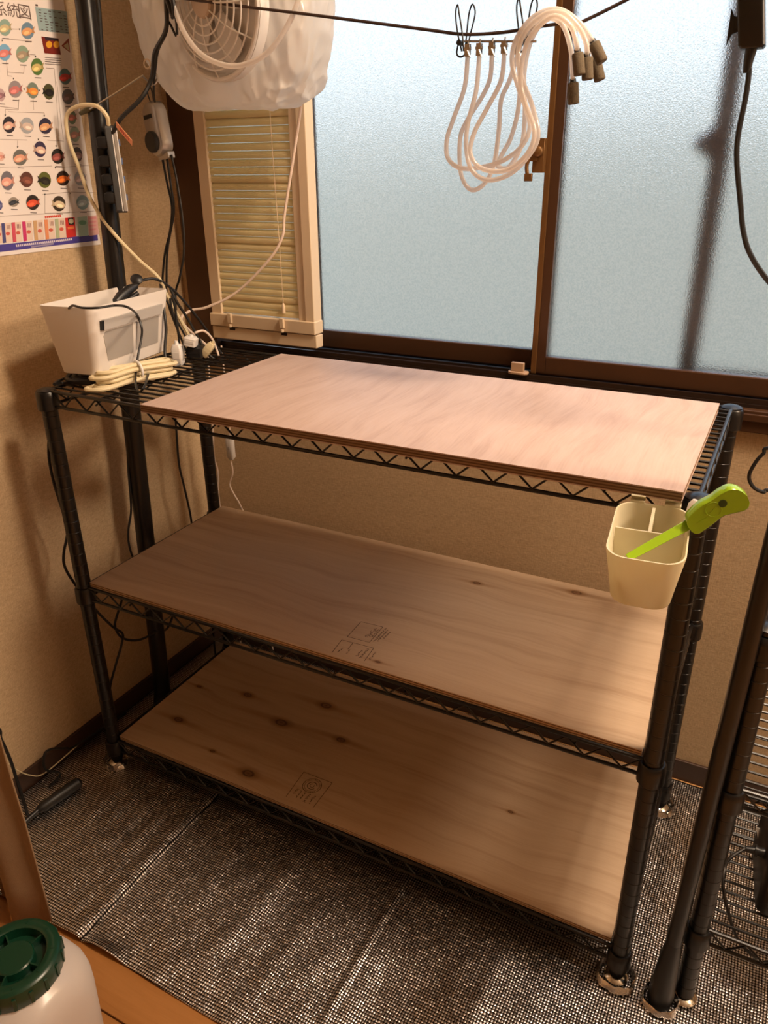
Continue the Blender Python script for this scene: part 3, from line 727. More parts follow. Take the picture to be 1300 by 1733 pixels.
pr_.build('band_lettering', pcol(s2l(215, 205, 220)), po, smooth=False)
q4('band_patch', [(380, 1420), (655, 1375), (660, 1400), (385, 1440)], (150, 140, 175), 3, k1, 220)
cards = [(-95, 215, 195, 165), (15, 75, 75, 130), (140, 205, 80, 100), (270, 200, 50, 110), (405, 205, 165, 120), (540, 225, 145, 100), (670, 175, 185, 150), (795, 200, 45, 40), (945, 175, 200, 185), (1070, 215, 165, 160)]
for i, (x, r, g_, b_) in enumerate(cards):
    dy = -x*.085
    y1, y2 = 1135+dy+8, 1385+dy
    full = i in (7, 8, 9)
    c = q4('packet_picture', [(x, y1), (x+118, y1-10), (x+138, y2-16), (x+20, y2)], (r, g_, b_) if full else (228, 205, 190), 3, k1, 220)
    def sub(nm, pix, col, lay):
        return poly_print(nm, [(a*k1, b*k1+220) for a, b in pix], s2l(*col), lay, sub=c)
    if not full:
        sub('side_stripe', [(x, y1), (x+42, y1-4), (x+62, y2-8), (x+20, y2)], (r, g_, b_), 4)
        poly_print('goldfish_mark', oval((x+82)*k1, (y1+125)*k1+220, 3.6, 3.0), s2l(205, 95, 80), 4, sub=c)
        for q_ in range(3): sub('packet_text', [(x+66+q_*17, y1+20), (x+75+q_*17, y1+19), (x+78+q_*17, y1+72), (x+69+q_*17, y1+73)], (150, 110, 105), 4)
    elif i == 7:
        sub('side_stripe', [(x+32, y1+2), (x+100, y1-4), (x+112, y1+80), (x+45, y1+84)], (40, 30, 25), 4)
        poly_print('goldfish_mark', oval((x+75)*k1, (y1+40)*k1+220, 4.4, 4.2), s2l(170, 165, 140), 5, sub=c)
        sub('side_stripe', [(x+30, y1+110), (x+112, y1+100), (x+116, y1+130), (x+34, y1+140)], (225, 120, 70), 4)
    elif i == 8: poly_print('goldfish_mark', oval((x+65)*k1, (y1+70)*k1+220, 6.5, 4), s2l(110, 160, 130), 4, sub=c)
    else:
        for q_ in range(4): sub('packet_text', [(x+15+q_*4, y1+20+q_*45), (x+105, y1+12+q_*45), (x+106, y1+32+q_*45), (x+17+q_*4, y1+40+q_*45)], (215, 140, 145), 4)
rt_ = MB()
for i in range(9): pl_line(rt_, (76+i*3.1, 367.6-i*.3), (78.3+i*3.1, 367.4-i*.3), .0042, 3)
rt_.build('red_lettering', pcol(s2l(215, 70, 50)), po, smooth=False)
# title lettering
def text_mesh(txt, size):
    cu = bpy.data.curves.new('title', 'FONT'); cu.body = txt; cu.size = size; cu.resolution_u = 3
    o = bpy.data.objects.new('title_tmp', cu); COL.objects.link(o)
    dg = bpy.context.evaluated_depsgraph_get(); me = bpy.data.meshes.new_from_object(o.evaluated_get(dg))
    bpy.data.objects.remove(o); return me
for ch, ul, ur, vt, vb in (('系', -6, 12, 1, 25), ('統', 14, 34, 4, 27.5), ('図', 34, 53, 7, 31)):
    me = text_mesh(ch, 1.0)
    if not me.vertices: continue
    xa = [v.co.x for v in me.vertices]; ya = [v.co.y for v in me.vertices]
    x0_, x1_, y0_, y1_ = min(xa), max(xa), min(ya), max(ya)
    a = pt(ul, vb, x=PX+.0005); b = pt(ur, vb, x=PX+.0005); c = pt(ul, vt, x=PX+.0005)
    wy = b.y-a.y; hz = c.z-a.z
    for v in me.vertices:
        s_ = (v.co.x-x0_)/(x1_-x0_); t_ = (v.co.y-y0_)/(y1_-y0_)
        v.co = V(PX+.0005, a.y+wy*s_, a.z+hz*t_)
    link('title_character', me, pcol(s2l(110, 95, 92)), po, smooth=False)

# ------------------------------------------------------------------ louvred vent panel in the window gap
lv = thing('louvre_panel', 'cream louvred insert panel filling the left window gap', 'panel', (.125, .55, .93))
LX0, LX1, LZ1 = -.026, .276, OZ1-.02
f = MB(); f.box(LX0, LX0+.030, .548, .578, .985, LZ1); f.box(LX1-.024, LX1, .546, .580, .985, LZ1); f.box(LX1-.045, LX1-.024, .550, .574, .985, LZ1); f.box(LX0+.03, LX1-.045, .550, .574, LZ1-.03, LZ1)
f.build('panel_frame', M_cream, lv, .0015, smooth=False)
MB().box(LX0-.004, LX1+.003, .542, .580, .968, .998).build('bottom_rail', M_cream, lv, .002, smooth=False)
MB().box(LX0-.002, LX1+.004, .546, .576, .936, .966).build('slide_rail', M_cream, lv, .002, smooth=False)
for kx in (.035, .190):
    MB().box(kx-.006, kx+.006, .535, .542, .978, 1.002).tube([V(kx, .538, .968), V(kx, .538, .976)], .004, 10).build('thumb_latch', M_cream, lv, .0015)
    MB().box(kx-.008, kx+.008, .5445, .546, .960, .967).build('latch_slot', M_track, lv, smooth=False)
sm_ = MB()
# slat: shallow S profile
L2 = []
for x in (LX0+.030, LX1-.045):
    L2.append([V(x, .5590, .0082), V(x, .5550, .0045), V(x, .5535, -.0020), V(x, .5545, -.0072), V(x, .5560, -.0072), V(x, .5555, -.0020), V(x, .5570, .0040), V(x, .5605, .0074)])
sm_.loops(L2)
slat_me = sm_.mesh('slat')
z = 1.008; i = 0
while z < LZ1-.04:
    o = link('slat', slat_me, M_slat, lv); o.location = (0, 0, z); z += .0165; i += 1
for kz in (1.035, 1.165, 1.297, 1.43, 1.56): MB().box(LX0+.030, LX1-.045, .5605, .5625, kz-.006, kz+.006).build('cross_batten', M_cream, lv, smooth=False)
MB().box(LX0+.028, LX1-.043, .5665, .5675, 1.0, LZ1-.03).build('added_diffuser', mat_film('milky_sheet', (.95, .95, .88), tl=.75, tr=0.0, gloss=.03), lv, smooth=False)  # added milky sheet so daylight glows evenly between the slats
cable('pull_cord', [V(.185, .549, LZ1-.05), V(.186, .549, 1.4), V(.189, .549, 1.2), V(.190, .549, 1.03)], .0008, M_cream, parent=lv, seg=6)
MB().tube([V(.190, .549, 1.035), V(.190, .549, 1.03), V(.190, .549, 1.012)], [.002, .004, .0045], 10).build('cord_weight', M_cream, lv)

# ------------------------------------------------------------------ bagged fan at the top
fan = thing('window_fan', 'white round fan wrapped in a milky plastic bag above the louvre panel', 'fan', (.19, .44, 1.43))
mb = MB(); rows = []
nu, nv = 220, 130
bc = V(.192, .436, 1.70)
for j in range(nv+1):
    ph = -PI/2+PI*j/nv; row = []
    for i in range(nu):
        th = 2*PI*i/nu
        ce, se = math.cos(th), math.sin(th)
        cx = math.copysign(abs(ce)**.45, ce); cy = math.copysign(abs(se)**.6, se)
        cp = abs(math.cos(ph))**.38; szn = math.copysign(abs(math.sin(ph))**.8, math.sin(ph))
        p = V(bc.x+.214*cx*cp, bc.y+.095*cy*cp, bc.z+.262*szn)
        low = max(0, min(1, (1.60-p.z)/.2))
        if p.z < 1.55: p.z += .045*max(0, (-.02-p.x+.10)/.12)*max(0, min(1, (1.55-p.z)/.1)) 
        p.x += (p.x-bc.x)*(-.06)*low
        rg = lambda q_: 1-2*abs(noise.noise(q_))
        nn = noise.noise(V(p.x*11, p.y*11, p.z*4))*.016+rg(V(p.x*17+3, p.y*17, p.z*7+p.x*6))*.010*(.4+.8*low)+rg(V(p.x*34, p.y*34, p.z*15+p.x*12+5))*.005+noise.noise(V(p.x*70, p.y*70, p.z*40))*.0025
        n0 = V(cx*.6, cy*1.0, szn*.25).normalized()
        row.append(p+n0*(nn-.006)*(.6+.6*low))
    rows.append(row)
mb.loops(rows)
bag = mb.build('plastic_bag', M_bag, fan); bag['label'] = 'crumpled milky plastic bag'
# grille faces the room, leaning slightly down
gc = pt(352, 2, y=.322); GM = zframe(gc, V(-.22, -1, -.10))
gx = GM.to_3x3() @ V(1, 0, 0); gy = GM.to_3x3() @ V(0, 1, 0)
def gring(r, rad, z=0, n=56): return MB().tube([GM @ V(r*math.cos(2*PI*k/n), r*math.sin(2*PI*k/n), z) for k in range(n)], rad, 8, closed=True)
for r, dz_ in ((.038, .016), (.053, .015), (.067, .013), (.081, .010), (.095, .006), (.108, .001), (.124, -.006)):
    gring(r, .0017 if r < .11 else .004, dz_).build('grille_ring', M_grille, fan)
for k in range(12):
    a = 2*PI*(k+.2)/12
    sp_ = [GM @ V(r*math.cos(a+tw), r*math.sin(a+tw), z_) for r, z_, tw in ((.024, .017, 0), (.053, .0155, .03), (.081, .0105, .06), (.108, .0015, .10), (.124, -.006, .12))]
    MB().tube(cr(sp_, 4), .0016, 6).build('grille_spoke', M_grille, fan)
MB().lathe([(.027, .008), (.027, .016), (.024, .0195), (.010, .021), (0, .021)], GM, 28).build('hub', M_hub, fan)
MB().lathe([(.128, -.030), (.129, -.026), (.129, -.008), (.120, -.006), (.116, -.022), (.02, -.026), (0, -.026)], GM, 48).build('fan_housing', M_grille, fan)
for k in range(5):
    a = 2*PI*k/5; bl = MB(); Lb = []
    for r, w_, tz in ((.022, .012, .004), (.055, .026, .006), (.09, .030, .006), (.102, .018, .004)):
        e1 = GM @ V(r*math.cos(a)-w_*math.sin(a), r*math.sin(a)+w_*math.cos(a), -.008+tz-.006); e2 = GM @ V(r*math.cos(a)+w_*math.sin(a), r*math.sin(a)-w_*math.cos(a), -.008-tz+.002)
        nrm = (GM.to_3x3() @ V(0, 0, 1))*.0008
        Lb.append([e1-nrm, e2-nrm, e2+nrm, e1+nrm])
    bl.loops(Lb).build('fan_blade', M_grille, fan)
hose = cr([pt(285, -60, y=0.303), pt(292, 0, y=0.300), pt(312, 55, y=0.296), pt(345, 95, y=0.294), pt(395, 112, y=0.294), pt(445, 95, y=0.296), pt(480, 55, y=0.300), pt(505, 0, y=0.306), pt(515, -60, y=0.318)], 8)
MB().tube(hose, .0045, 12).build('guard_hoop', M_sil, fan)

# ------------------------------------------------------------------ washing line, pegs and air hoses
LY = .30
line_pts = [V(XW+.001, LY, 1.668), pt(330, 0, y=LY), pt(550, 28, y=LY), pt(720, 50, y=LY), pt(785, 58, y=LY), pt(850, 55, y=LY), pt(905, 46, y=LY), pt(960, 36, y=LY), pt(1060, 0, y=LY), V(1.6, LY, 1.79), V(X2, LY, 2.2)]
tag(MB().tube(cr(line_pts, 8), .0024, 8).build('washing_line', M_line), 'thin brown washing line strung across in front of the window', 'line')
def peg(u, v, lab):
    c = pt(u, v, y=LY); root = thing('wire_peg', lab, 'peg', c+V(0, 0, -.025))
    for sx_, yo in ((-.010, -.004), (.011, .004)):
        P = [c+V(sx_*.1, yo, -.020), c+V(sx_*.55-.003, yo, .004), c+V(sx_*.9-.004, yo, .030), c+V(sx_*1.0, yo, .042), c+V(sx_*1.1+.004, yo, .030), c+V(sx_*.5+.004, yo, .004), c+V(sx_*.1+.003, yo, -.020)]
        MB().tube(cr(P, 6), .0013, 6).build('wire_loop', M_rubber, root)
    P = [c+V(-.008, 0, -.006), c+V(-.011, 0, -.022), c+V(-.004, 0, -.027), c+V(.004, 0, -.022), c+V(.005, 0, -.006)]
    MB().tube(cr(P, 6), .0014, 6).build('hook_loop', M_rubber, root)
    MB().tube([c+V(-.006, -.006, -.008), c+V(-.006, .006, -.008)], .004, 10).build('spring', M_rubber, root)
    return root
peg(785, 62, 'black wire peg on the washing line left of the hose loops')
peg(888, 52, 'black wire peg on the washing line behind the hose bend')
cl = thing('clip_bar', 'thin steel bar of tiny clips hanging under the washing line', 'hanger', pt(845, 70, y=LY))
b0 = pt(783, 70, y=LY); b1 = pt(908, 70, y=LY)
MB().tube([b0, b1], .0018, 8).build('bar', M_steel, cl)
k3 = 340/1300
for cxp, cyp in ((275, 300), (350, 295), (432, 290), (512, 280), (600, 285)):
    c = pt(720+cxp*k3, cyp*k3, y=LY-.003)
    m_ = MB(); m_.tube([V(c.x, LY, b0.z+.001), c+V(0, 0, .002)], .0013, 6); m_.box(c.x-.004, c.x+.004, c.y-.004, c.y-.002, c.z-.014, c.z+.003); m_.box(c.x-.004, c.x+.004, c.y+.002, c.y+.004, c.z-.014, c.z+.003)
    m_.tube([c+V(-.006, 0, -.003), c+V(.006, 0, -.003)], .0022, 8); m_.tube([c+V(.001, -.004, -.006), c+V(.007, -.006, -.016)], .0013, 6)
    m_.build('mini_clip', M_steel, cl)
tubes = [
 ('1', LY-.000, [(275, 345), (255, 560), (185, 760), (140, 900), (145, 1020), (220, 1085), (350, 1085), (500, 1040), (620, 950), (675, 830), (650, 700), (600, 560), (560, 400), (590, 250), (700, 110), (850, 60), (980, 130), (1060, 230), (1085, 270)], (1118, 342), -18),
 ('2', LY-.012, [(350, 345), (330, 580), (275, 800), (265, 960), (300, 1100), (400, 1165), (540, 1130), (660, 1020), (730, 880), (690, 680), (630, 520), (600, 350), (650, 200), (780, 90), (900, 90), (1000, 190), (1042, 290), (1046, 370)], (1048, 445), 4),
 ('3', LY+.012, [(432, 335), (420, 500), (370, 620), (270, 780), (225, 900), (230, 1120), (290, 1225), (370, 1200), (440, 1080), (475, 850), (490, 650), (545, 520), (590, 380), (640, 240), (760, 120), (880, 150), (938, 300), (952, 450), (955, 530)], (957, 605), 0),
 ('4', LY-.022, [(512, 325), (490, 520), (400, 700), (320, 850), (290, 980), (340, 1075), (450, 1110), (560, 1085), (670, 980), (705, 840), (640, 650), (615, 500), (650, 300), (730, 175), (840, 105), (940, 170), (975, 270), (985, 340)], (992, 415), 6),
 ('5', LY+.022, [(600, 330), (612, 560), (595, 740), (550, 900), (490, 1010), (470, 1075), (540, 1080), (625, 930), (645, 700), (640, 470), (690, 250), (800, 110), (920, 120), (1030, 230), (1080, 330), (1100, 390)], (1115, 455), -10)]
labs = ['front-most clear air hose with the highest tilted brown stone', 'clear air hose ending in the upright middle stone of the cluster', 'clear air hose hanging lowest with its stone lowest against the stile', 'clear air hose whose stone hangs just left of the middle one', 'clear air hose at the back with its stone mostly hidden behind the others']
for (nm, yd, P, sc__, rot), lab in zip(tubes, labs):
    pts3 = []
    n = len(P)
    for i, (a, b) in enumerate(P):
        t = i/(n-1); yv = LY-.003+(yd-LY)*min(1, t*5)
        if t > .62: yv -= .012*math.sin((t-.62)/.38*PI)
        pts3.append(pt(720+a*k3, b*k3, y=yv))
    root = thing('air_hose', lab, 'hose', pts3[0], 'looped air hoses with stones')
    MB().tube(cr(pts3, 7), .0037, 10).build('hose', M_sil, root)
    e = pts3[-1]; cen = pt(720+sc__[0]*k3, sc__[1]*k3, y=e.y)
    ax = (e-cen).normalized(); ZM_ = zframe(cen, ax)
    MB().lathe([(.0075, -.0145), (.0085, -.0135), (.0085, .0125), (.0075, .0145)], ZM_, 18).build('air_stone', M_stone, root, .0005)
    MB().lathe([(.0048, .0145), (.0048, .019), (.0032, .021), (.0032, (e-cen).length+.004)], ZM_, 12).build('stone_nipple', M_dgrey, root)

# ------------------------------------------------------------------ power strip and silver controller on the left
ps = thing('power_strip', 'slim white power strip hanging on end in front of the black pole', 'power strip', pt(205, 362, y=.262))
t0 = pt(186, 213, y=.270); t1 = pt(207, 360, y=.262)
PM = frame((t0+t1)/2, t1-t0, V(.75, -.66, 0)); Lh = (t1-t0).length/2
MB().loops([[PM @ V(x, y, z) for x, y in rrect(Lh, .013, .005)] for z in (-.010, -.009, .010, .011)]).build('body', M_dgrey, ps, .001)
MB().box(-Lh*.93, Lh*.97, .0129, .0137, -.0098, -.0035, PM).build('silver_trim', M_silver, ps, .0004, smooth=False)
MB().box(-Lh*.93, Lh*.97, .0129, .0135, -.0026, -.0006, PM).build('white_trim', M_white, ps, smooth=False)
MB().loops([[PM @ V(x, y, z) for x, y in rrect(Lh*.99, .0075, .004)] for z in (-.0115, -.0101)]).build('socket_face', M_white, ps)
for i in range(4):
    a = -Lh*.62+i*Lh*.42
    pb = MB(); pb.loops([[PM @ V(a+x*s_, y*s_, z) for x, y in rrect(.011, .010, .004)] for z, s_ in ((.011, 1), (.024, 1), (.030, .75))])
    pb.build('plug', M_blackp, ps)
    MB().box(a-.006, a+.006, -.004, .004, -.0150, -.0115, PM).build('switch', plain('blue_grey_switch', (.10, .14, .26), .4), ps, .0008)
tgm = frame(pt(210, 226, y=.245), pt(223, 241, y=.245)-pt(195, 208, y=.245), V(.6, -.5, .6))
MB().box(-.024, .024, -.0075, .0075, -.0004, .0004, tgm).build('paper_tag', M_tag, ps, smooth=False)
tl_ = MB()
for i in range(6): tl_.box(-.012+i*.005, -.009+i*.005, -.0035, .0035, .00042, .0006, tgm)
tl_.build('tag_lettering', M_red, ps, smooth=False)
# hooks
hk = cr([pt(150, 186, y=.262), pt(160, 180, y=.255), pt(200, 155, y=.28), pt(238, 130, y=.31), pt(243, 130, y=.315), pt(256, 143, y=.33), pt(264, 140, y=.335), pt(266, 128, y=.337), pt(258, 119, y=.338)], 6)
tag(MB().tube(hk, .0017, 8).build('wire_hook', M_steel), 'long bent steel wire hook reaching from the black pole', 'hook')
oc = MB(); P0 = pt(136, 192, y=.262); P1 = pt(164, 178, y=.262)
oc.tube([P0, P0*.6+P1*.4, P1], [.004, .0055, .0035], 10); tag(oc.build('hook_tip', M_olive), 'olive plastic tip where the wire hook meets the black pole', 'hook tip')
ring = MB(); rc = pt(249, 108, y=.335)
ring.tube([rc+V(.008*math.cos(a), 0, .008*math.sin(a)) for a in [2*PI*k/20 for k in range(20)]], .0014, 8, closed=True)
tag(ring.build('wall_ring', M_cream), 'small pale ring on the cables below the bag corner', 'ring')
DY = .42
dv = thing('pump_controller', 'silver rounded controller with black dial hanging beside the dark window jamb', 'controller', pt(270, 262, y=DY))
dc = pt(267, 219, y=DY); up_ = (pt(258, 178, y=DY)-pt(275, 262, y=DY)).normalized()
DMt = frame(dc, V(1, -.25, 0)-up_*(V(1, -.25, 0).dot(up_)), up_)
MB().loops([[DMt @ V(x, y, z) for x, y in rrect(w, h, r_, 8)] for z, w, h, r_ in ((-.014, .026, .050, .022), (-.010, .030, .054, .026), (.004, .030, .054, .026), (.013, .026, .050, .023), (.016, .020, .044, .018))]).build('case', M_silver, dv)
MB().lathe([(.021, .014), (.021, .022), (.019, .0245), (0, .0245)], DMt @ Matrix.Translation((-.002, -.024, 0)), 28).build('dial', M_dgrey, dv)
MB().box(-.018, .012, .021, .029, .0155, .0172, DMt).build('display', M_blackp, dv, .0006, smooth=False)
MB().box(-.012, .028, -.060, -.046, -.012, .006, DMt).build('cable_block', M_silver, dv, .002, smooth=False)
MB().tube(cr([DMt @ V(-.006, .052, 0), DMt @ V(-.010, .070, 0), DMt @ V(-.004, .088, 0), DMt @ V(.006, .075, 0), DMt @ V(.006, .052, 0)], 6), .0014, 6).build('hanging_loop', M_rubber, dv)
for i, px in enumerate(([(274, 263), (283, 310), (291, 350), (288, 390), (279, 430), (275, 478), (278, 500)], [(282, 263), (290, 320), (294, 360), (284, 420), (282, 470), (285, 515)], [(290, 262), (300, 310), (310, 380), (311, 430), (304, 470), (297, 505)])):
    cable('controller_cable', [pt(u, v, y=DY-.006*j-.004*i) for j, (u, v) in enumerate(px)]+[V(.06+.01*i, .36-.03*i, .955)], .0025, M_rubber, parent=dv)
# supply cable from above the picture down to the strip
cable('supply_cable', [V(.012, .335, 2.748), pt(280, -80, y=.300), pt(281, 0, y=.300), pt(281, 50, y=.302), pt(262, 90, y=.312), pt(257, 130, y=.322), pt(240, 165, y=.30), pt(205, 200, y=.272), pt(190, 226, y=.264)], .0044, M_rubber, 'thick black cable coming down past the bag to the power strip')
cable('bundled_cable', [V(.02, .345, 2.748), pt(285, -60, y=.306), pt(284, 40, y=.308), pt(268, 85, y=.318), pt(264, 110, y=.335), pt(260, 150, y=.335), pt(262, 172, y=.36)], .0022, M_rubber, 'thin black cable bundled with the thick one beside the bag')
cable('pole_cable', [V(-.06, .375, 2.748), pt(155, -30, y=.345), pt(166, 0, y=.34), pt(173, 90, y=.325), pt(181, 175, y=.305), pt(182, 215, y=.285)], .0042, M_rubber, 'straight black cable running down along the right of the black pole')
cable('extension_cord', [pt(184, 212, y=.262), pt(180, 195, y=.256), pt(162, 179, y=.250), pt(132, 180, y=.246), pt(113, 196, y=.244), pt(116, 235, y=.244), pt(134, 285, y=.246), pt(155, 340, y=.25), pt(190, 392, y=.26), pt(235, 440, y=.28), pt(268, 470, y=.29), pt(285, 505, y=.31), V(.075, .36, .953)], .0040, M_ccord, 'cream cord looping from the power strip down to the top shelf')
cable('fan_cord', [pt(512, 150, y=.50), pt(508, 190, y=.522), pt(496, 270, y=.526), pt(482, 360, y=.524), pt(478, 400, y=.52), pt(455, 440, y=.51), pt(400, 495, y=.49), pt(350, 520, y=.46), pt(322, 526, y=.44), pt(308, 545, y=.40), V(.09, .385, .953)], .0032, M_wcord, 'pinkish white cord curving down across the louvre panel')
# black peg scraps at the very top of the left wall
tg = MB(); c = pt(197, -2, y=.50); tg.tube(cr([c+V(-.006, 0, .04), c+V(-.008, 0, .006), c+V(-.003, 0, 0), c+V(.001, 0, .03), c+V(.004, 0, 0), c+V(.008, 0, .004), c+V(.007, 0, .04), V(c.x, c.y, 1.74)], 6), .0015, 6)
tg.tube([V(c.x, c.y, 1.74), V(c.x, c.y, 2.749)], .0012, 6)
tag(tg.build('wire_peg', M_rubber), 'black wire peg hanging at the top edge between pole and bag', 'peg')

# ------------------------------------------------------------------ storage basket on the top shelf
BZ0, BZ1 = .9655, 1.097
deck_z = H+.003
bk = thing('storage_basket', 'white tapered plastic basket with clear windows on the top shelf', 'basket', (.042, .150, BZ0))
BM = Matrix.Translation((.042, .150, 0)) @ Matrix.Rotation(.147, 4, 'Z')
def bl(t, ins=0, zo=0):   # loop at height fraction t
    w = .043+(.061-.043)*t-ins; d = .115+(.128-.115)*t-ins
    return [BM @ V(x, y, BZ0+(BZ1-BZ0)*t+zo) for x, y in rrect(w, d, .014, 6)]
MB().loops([bl(0, .004), bl(.02), bl(.5), bl(.98), bl(1, .0005), bl(1, .0020), bl(.98, .0025), bl(.03, .0025)]).build('tub', M_basket, bk)
# front face frame: outer side +x
def bf(y, t, off):       # point on the outer +x face, y along the face, t height fraction
    w = .043+(.061-.043)*t
    return BM @ V(w+off, y, BZ0+(BZ1-BZ0)*t)
def bf_panel(name, ring_, o0, o1, mat):
    MB().loops([[bf(y, t, o0) for y, t in ring_], [bf(y, t, o1) for y, t in ring_]]).build(name, mat, bk)
bf_panel('clear_window', [(-.083, .18), (-.004, .18), (-.004, .62), (-.088, .62), (-.094, .56)], .0003, .0012, M_clear)
bf_panel('clear_window', [(.006, .20), (.083, .20), (.087, .60), (.087, .62), (.006, .62)], .0003, .0012, M_clear)
bf_panel('label_rail', [(-.098, .65), (.094, .65), (.094, .80), (-.098, .80)], .0003, .0060, M_grey)
bf_panel('rail_end', [(-.1035, .66), (-.098, .66), (-.098, .79), (-.1035, .79)], .0003, .0066, M_blackp)
bf_panel('window_bar', [(-.0035, .12), (.0055, .12), (.0055, .64), (-.0035, .64)], .0003, .0018, M_basket)
# things in and around the basket
cp = MB(); c0 = pt(200, 500, x=.045); 
cl0 = V(.050, .165, 1.085)
cpth = thing('clamp_lamp', 'black jointed clamp sticking out of the white basket', 'clamp', (.03, .15, BZ0+.003))
a0 = pt(203, 506, x=.055); a1 = pt(222, 488, x=.055); a2 = pt(232, 478, x=.05); a3 = pt(231, 472, x=.05)
MB().tube([V(.03, .15, BZ0+.004), a0+V(-.005, .0, -.02), a0], [.006, .007, .008], 10).build('stem', M_blackp, cpth)
MB().tube([a0+V(0, -.012, -.004), a0+V(0, .004, .004), a1, a1+V(.004, .012, .004)], [.008, .011, .009, .006], 12).build('clamp_body', M_blackp, cpth)
MB().tube([a0+V(.006, .010, -.006), a1+V(.010, .006, -.010)], .005, 10).build('jaw', M_blackp, cpth)
MB().tube([a1, a2], [.0035, .0035], 8).build('screw', M_rubber, cpth)
MB().lathe([(.010, 0), (.0125, .002), (.0125, .005), (.009, .008), (0, .009)], zframe(a3+V(0, 0, -.003), V(.5, -.5, .7)), 18).build('knob', M_blackp, cpth)
def ptb(u, v, off):
    d = pt(u, v, z=0)-CAM; Bi = BM.inverted(); o_ = Bi @ CAM; dl = Bi.to_3x3() @ d
    return CAM+d*((off-o_.x)/dl.x)
def psh(l): return [pt(u, v, z=z_) if False else pt(u, v, x=x_) for u, v, x_ in l]
cable('arched_cable', [a1+V(.004, .012, .004), pt(240, 475, x=.05), pt(262, 472, x=.055), pt(285, 484, x=.06), pt(310, 508, x=.07), pt(345, 552, x=.085), pt(368, 588, x=.10), pt(378, 606, x=.115), pt(372, 613, x=.12), pt(352, 598, x=.10), pt(336, 572, x=.085), pt(318, 540, x=.075), pt(300, 512, x=.068), pt(288, 488, x=.06)], .0030, M_rubber, 'black cable arching high out of the basket over to the shelf')
cable('basket_cable', [BM @ V(-.01, -.02, 1.00), BM @ V(-.02, -.09, 1.07), pt(121, 518, z=1.1015), pt(140, 521, z=1.1025), pt(165, 521, z=1.1025), pt(195, 517, z=1.1025), pt(216, 520, z=1.1025), ptb(232, 533, .068), ptb(240, 555, .069), ptb(239, 575, .068), ptb(234, 600, .069), ptb(230, 630, .078), pt(230, 652, z=deck_z+.010), pt(236, 663, z=deck_z+.004), pt(246, 650, z=deck_z+.016), pt(255, 618, z=deck_z+.006), pt(264, 604, z=deck_z+.004)], .0023, M_rubber, 'thin black cable draped over the front of the basket and down')
cable('power_cable', [pt(272, 480, x=.052), pt(274, 500, x=.068), pt(279, 535, x=.085), pt(281, 560, x=.088), pt(279, 590, x=.09), pt(281, 606, x=.095), pt(292, 612, x=.10)], .0032, M_rubber, 'black cord hanging down the right front corner of the basket')
for i, px in enumerate(([(288, 505), (292, 530), (300, 555), (304, 572)], [(291, 500), (297, 525), (299, 548), (302, 565)])):
    cable('twisted_cable', [pt(u, v, x=.07+.004*i) for u, v in px], .0026, M_rubber, 'black twisted cable hanging behind the white plugs, %s strand' % ('left' if i == 0 else 'right'))
def plug_block(u, v, xx, su, sv, sd, mat, lab, tilt=0.0, zfix=None):
    c = pt(u, v, x=xx)
    if zfix is not None: c.z = zfix+sv
    root = thing('power_plug', lab, 'plug', c-V(0, 0, sv))
    Mx = Matrix.Translation(c) @ Matrix.Rotation(.4, 4, 'Z') @ Matrix.Rotation(tilt, 4, 'Y')
    MB().loops([[Mx @ V(x, y, z) for x, y in rrect(su*k, sd*k, min(su, sd)*.35)] for z, k in ((-sv, .85), (-sv*.85, 1), (sv*.6, 1), (sv, .7))]).build('housing', mat, root)
    MB().tube([Mx @ V(0, 0, sv*.95), Mx @ V(0, 0, sv*1.35)], [su*.5, su*.32], 10).build('strain_relief', mat, root)
    MB().box(-su*.7, su*.7, -sd*1.04, -sd*.98, -sv*.3, sv*.3, Mx).build('moulded_face', mat, root, .0004, smooth=False)
    return root
deck = H+.003
plug_block(299, 585, .100, .011, .022, .012, M_white, 'white plug standing on the wires at the basket corner', 0, deck)
plug_block(322, 570, .085, .014, .011, .014, M_white, 'white cube adapter lying on the black one behind the basket', .2, deck+.027)
plug_block(332, 590, .085, .020, .0132, .020, M_blackp, 'black block adapter on the wires behind the basket', 0, deck)
plug_block(352, 592, .115, .009, .018, .009, M_ccord, 'cream plug lying against the black adapter', .7, deck)
cable('short_power_cable', [pt(330, 563, x=.09), pt(345, 560, x=.10), pt(358, 572, x=.11), pt(366, 590, x=.115), pt(370, 602, x=.12)], .0026, M_wcord, 'short white cord arching over the black adapter')
cable('grey_power_cable', [pt(309, 585, x=.11), pt(311, 600, x=.11), pt(306, 614, x=.11), pt(296, 619, x=.112), pt(288, 612, x=.112)], .0022, plain('grey_cord', (.2, .19, .18), .5), 'grey cord curling under the white plug')
# flat black coil the basket rests on
coil = MB(); P = []
for k in range(150):
    a = k/150*2*PI*6; rr_ = .030+.028*(k/150); P.append(V(.040+rr_*math.cos(a)*.9, .12+rr_*1.6*math.sin(a), deck+.0065+.009*((k % 50)/50)))
coil.tube(P, .0045, 8)
tag(coil.build('cable_coil', M_rubber), 'flat coil of black cable under the white basket', 'cable')
cable('corner_cable', [V(.025, .10, deck+.006), pt(112, 640, z=deck+.010), pt(92, 650, z=deck+.012), V(.012, .030, deck+.006), V(.045, .050, deck+.004), V(.09, .06, deck+.004)], .0030, M_rubber, 'black cable bending round the front corner of the shelf')
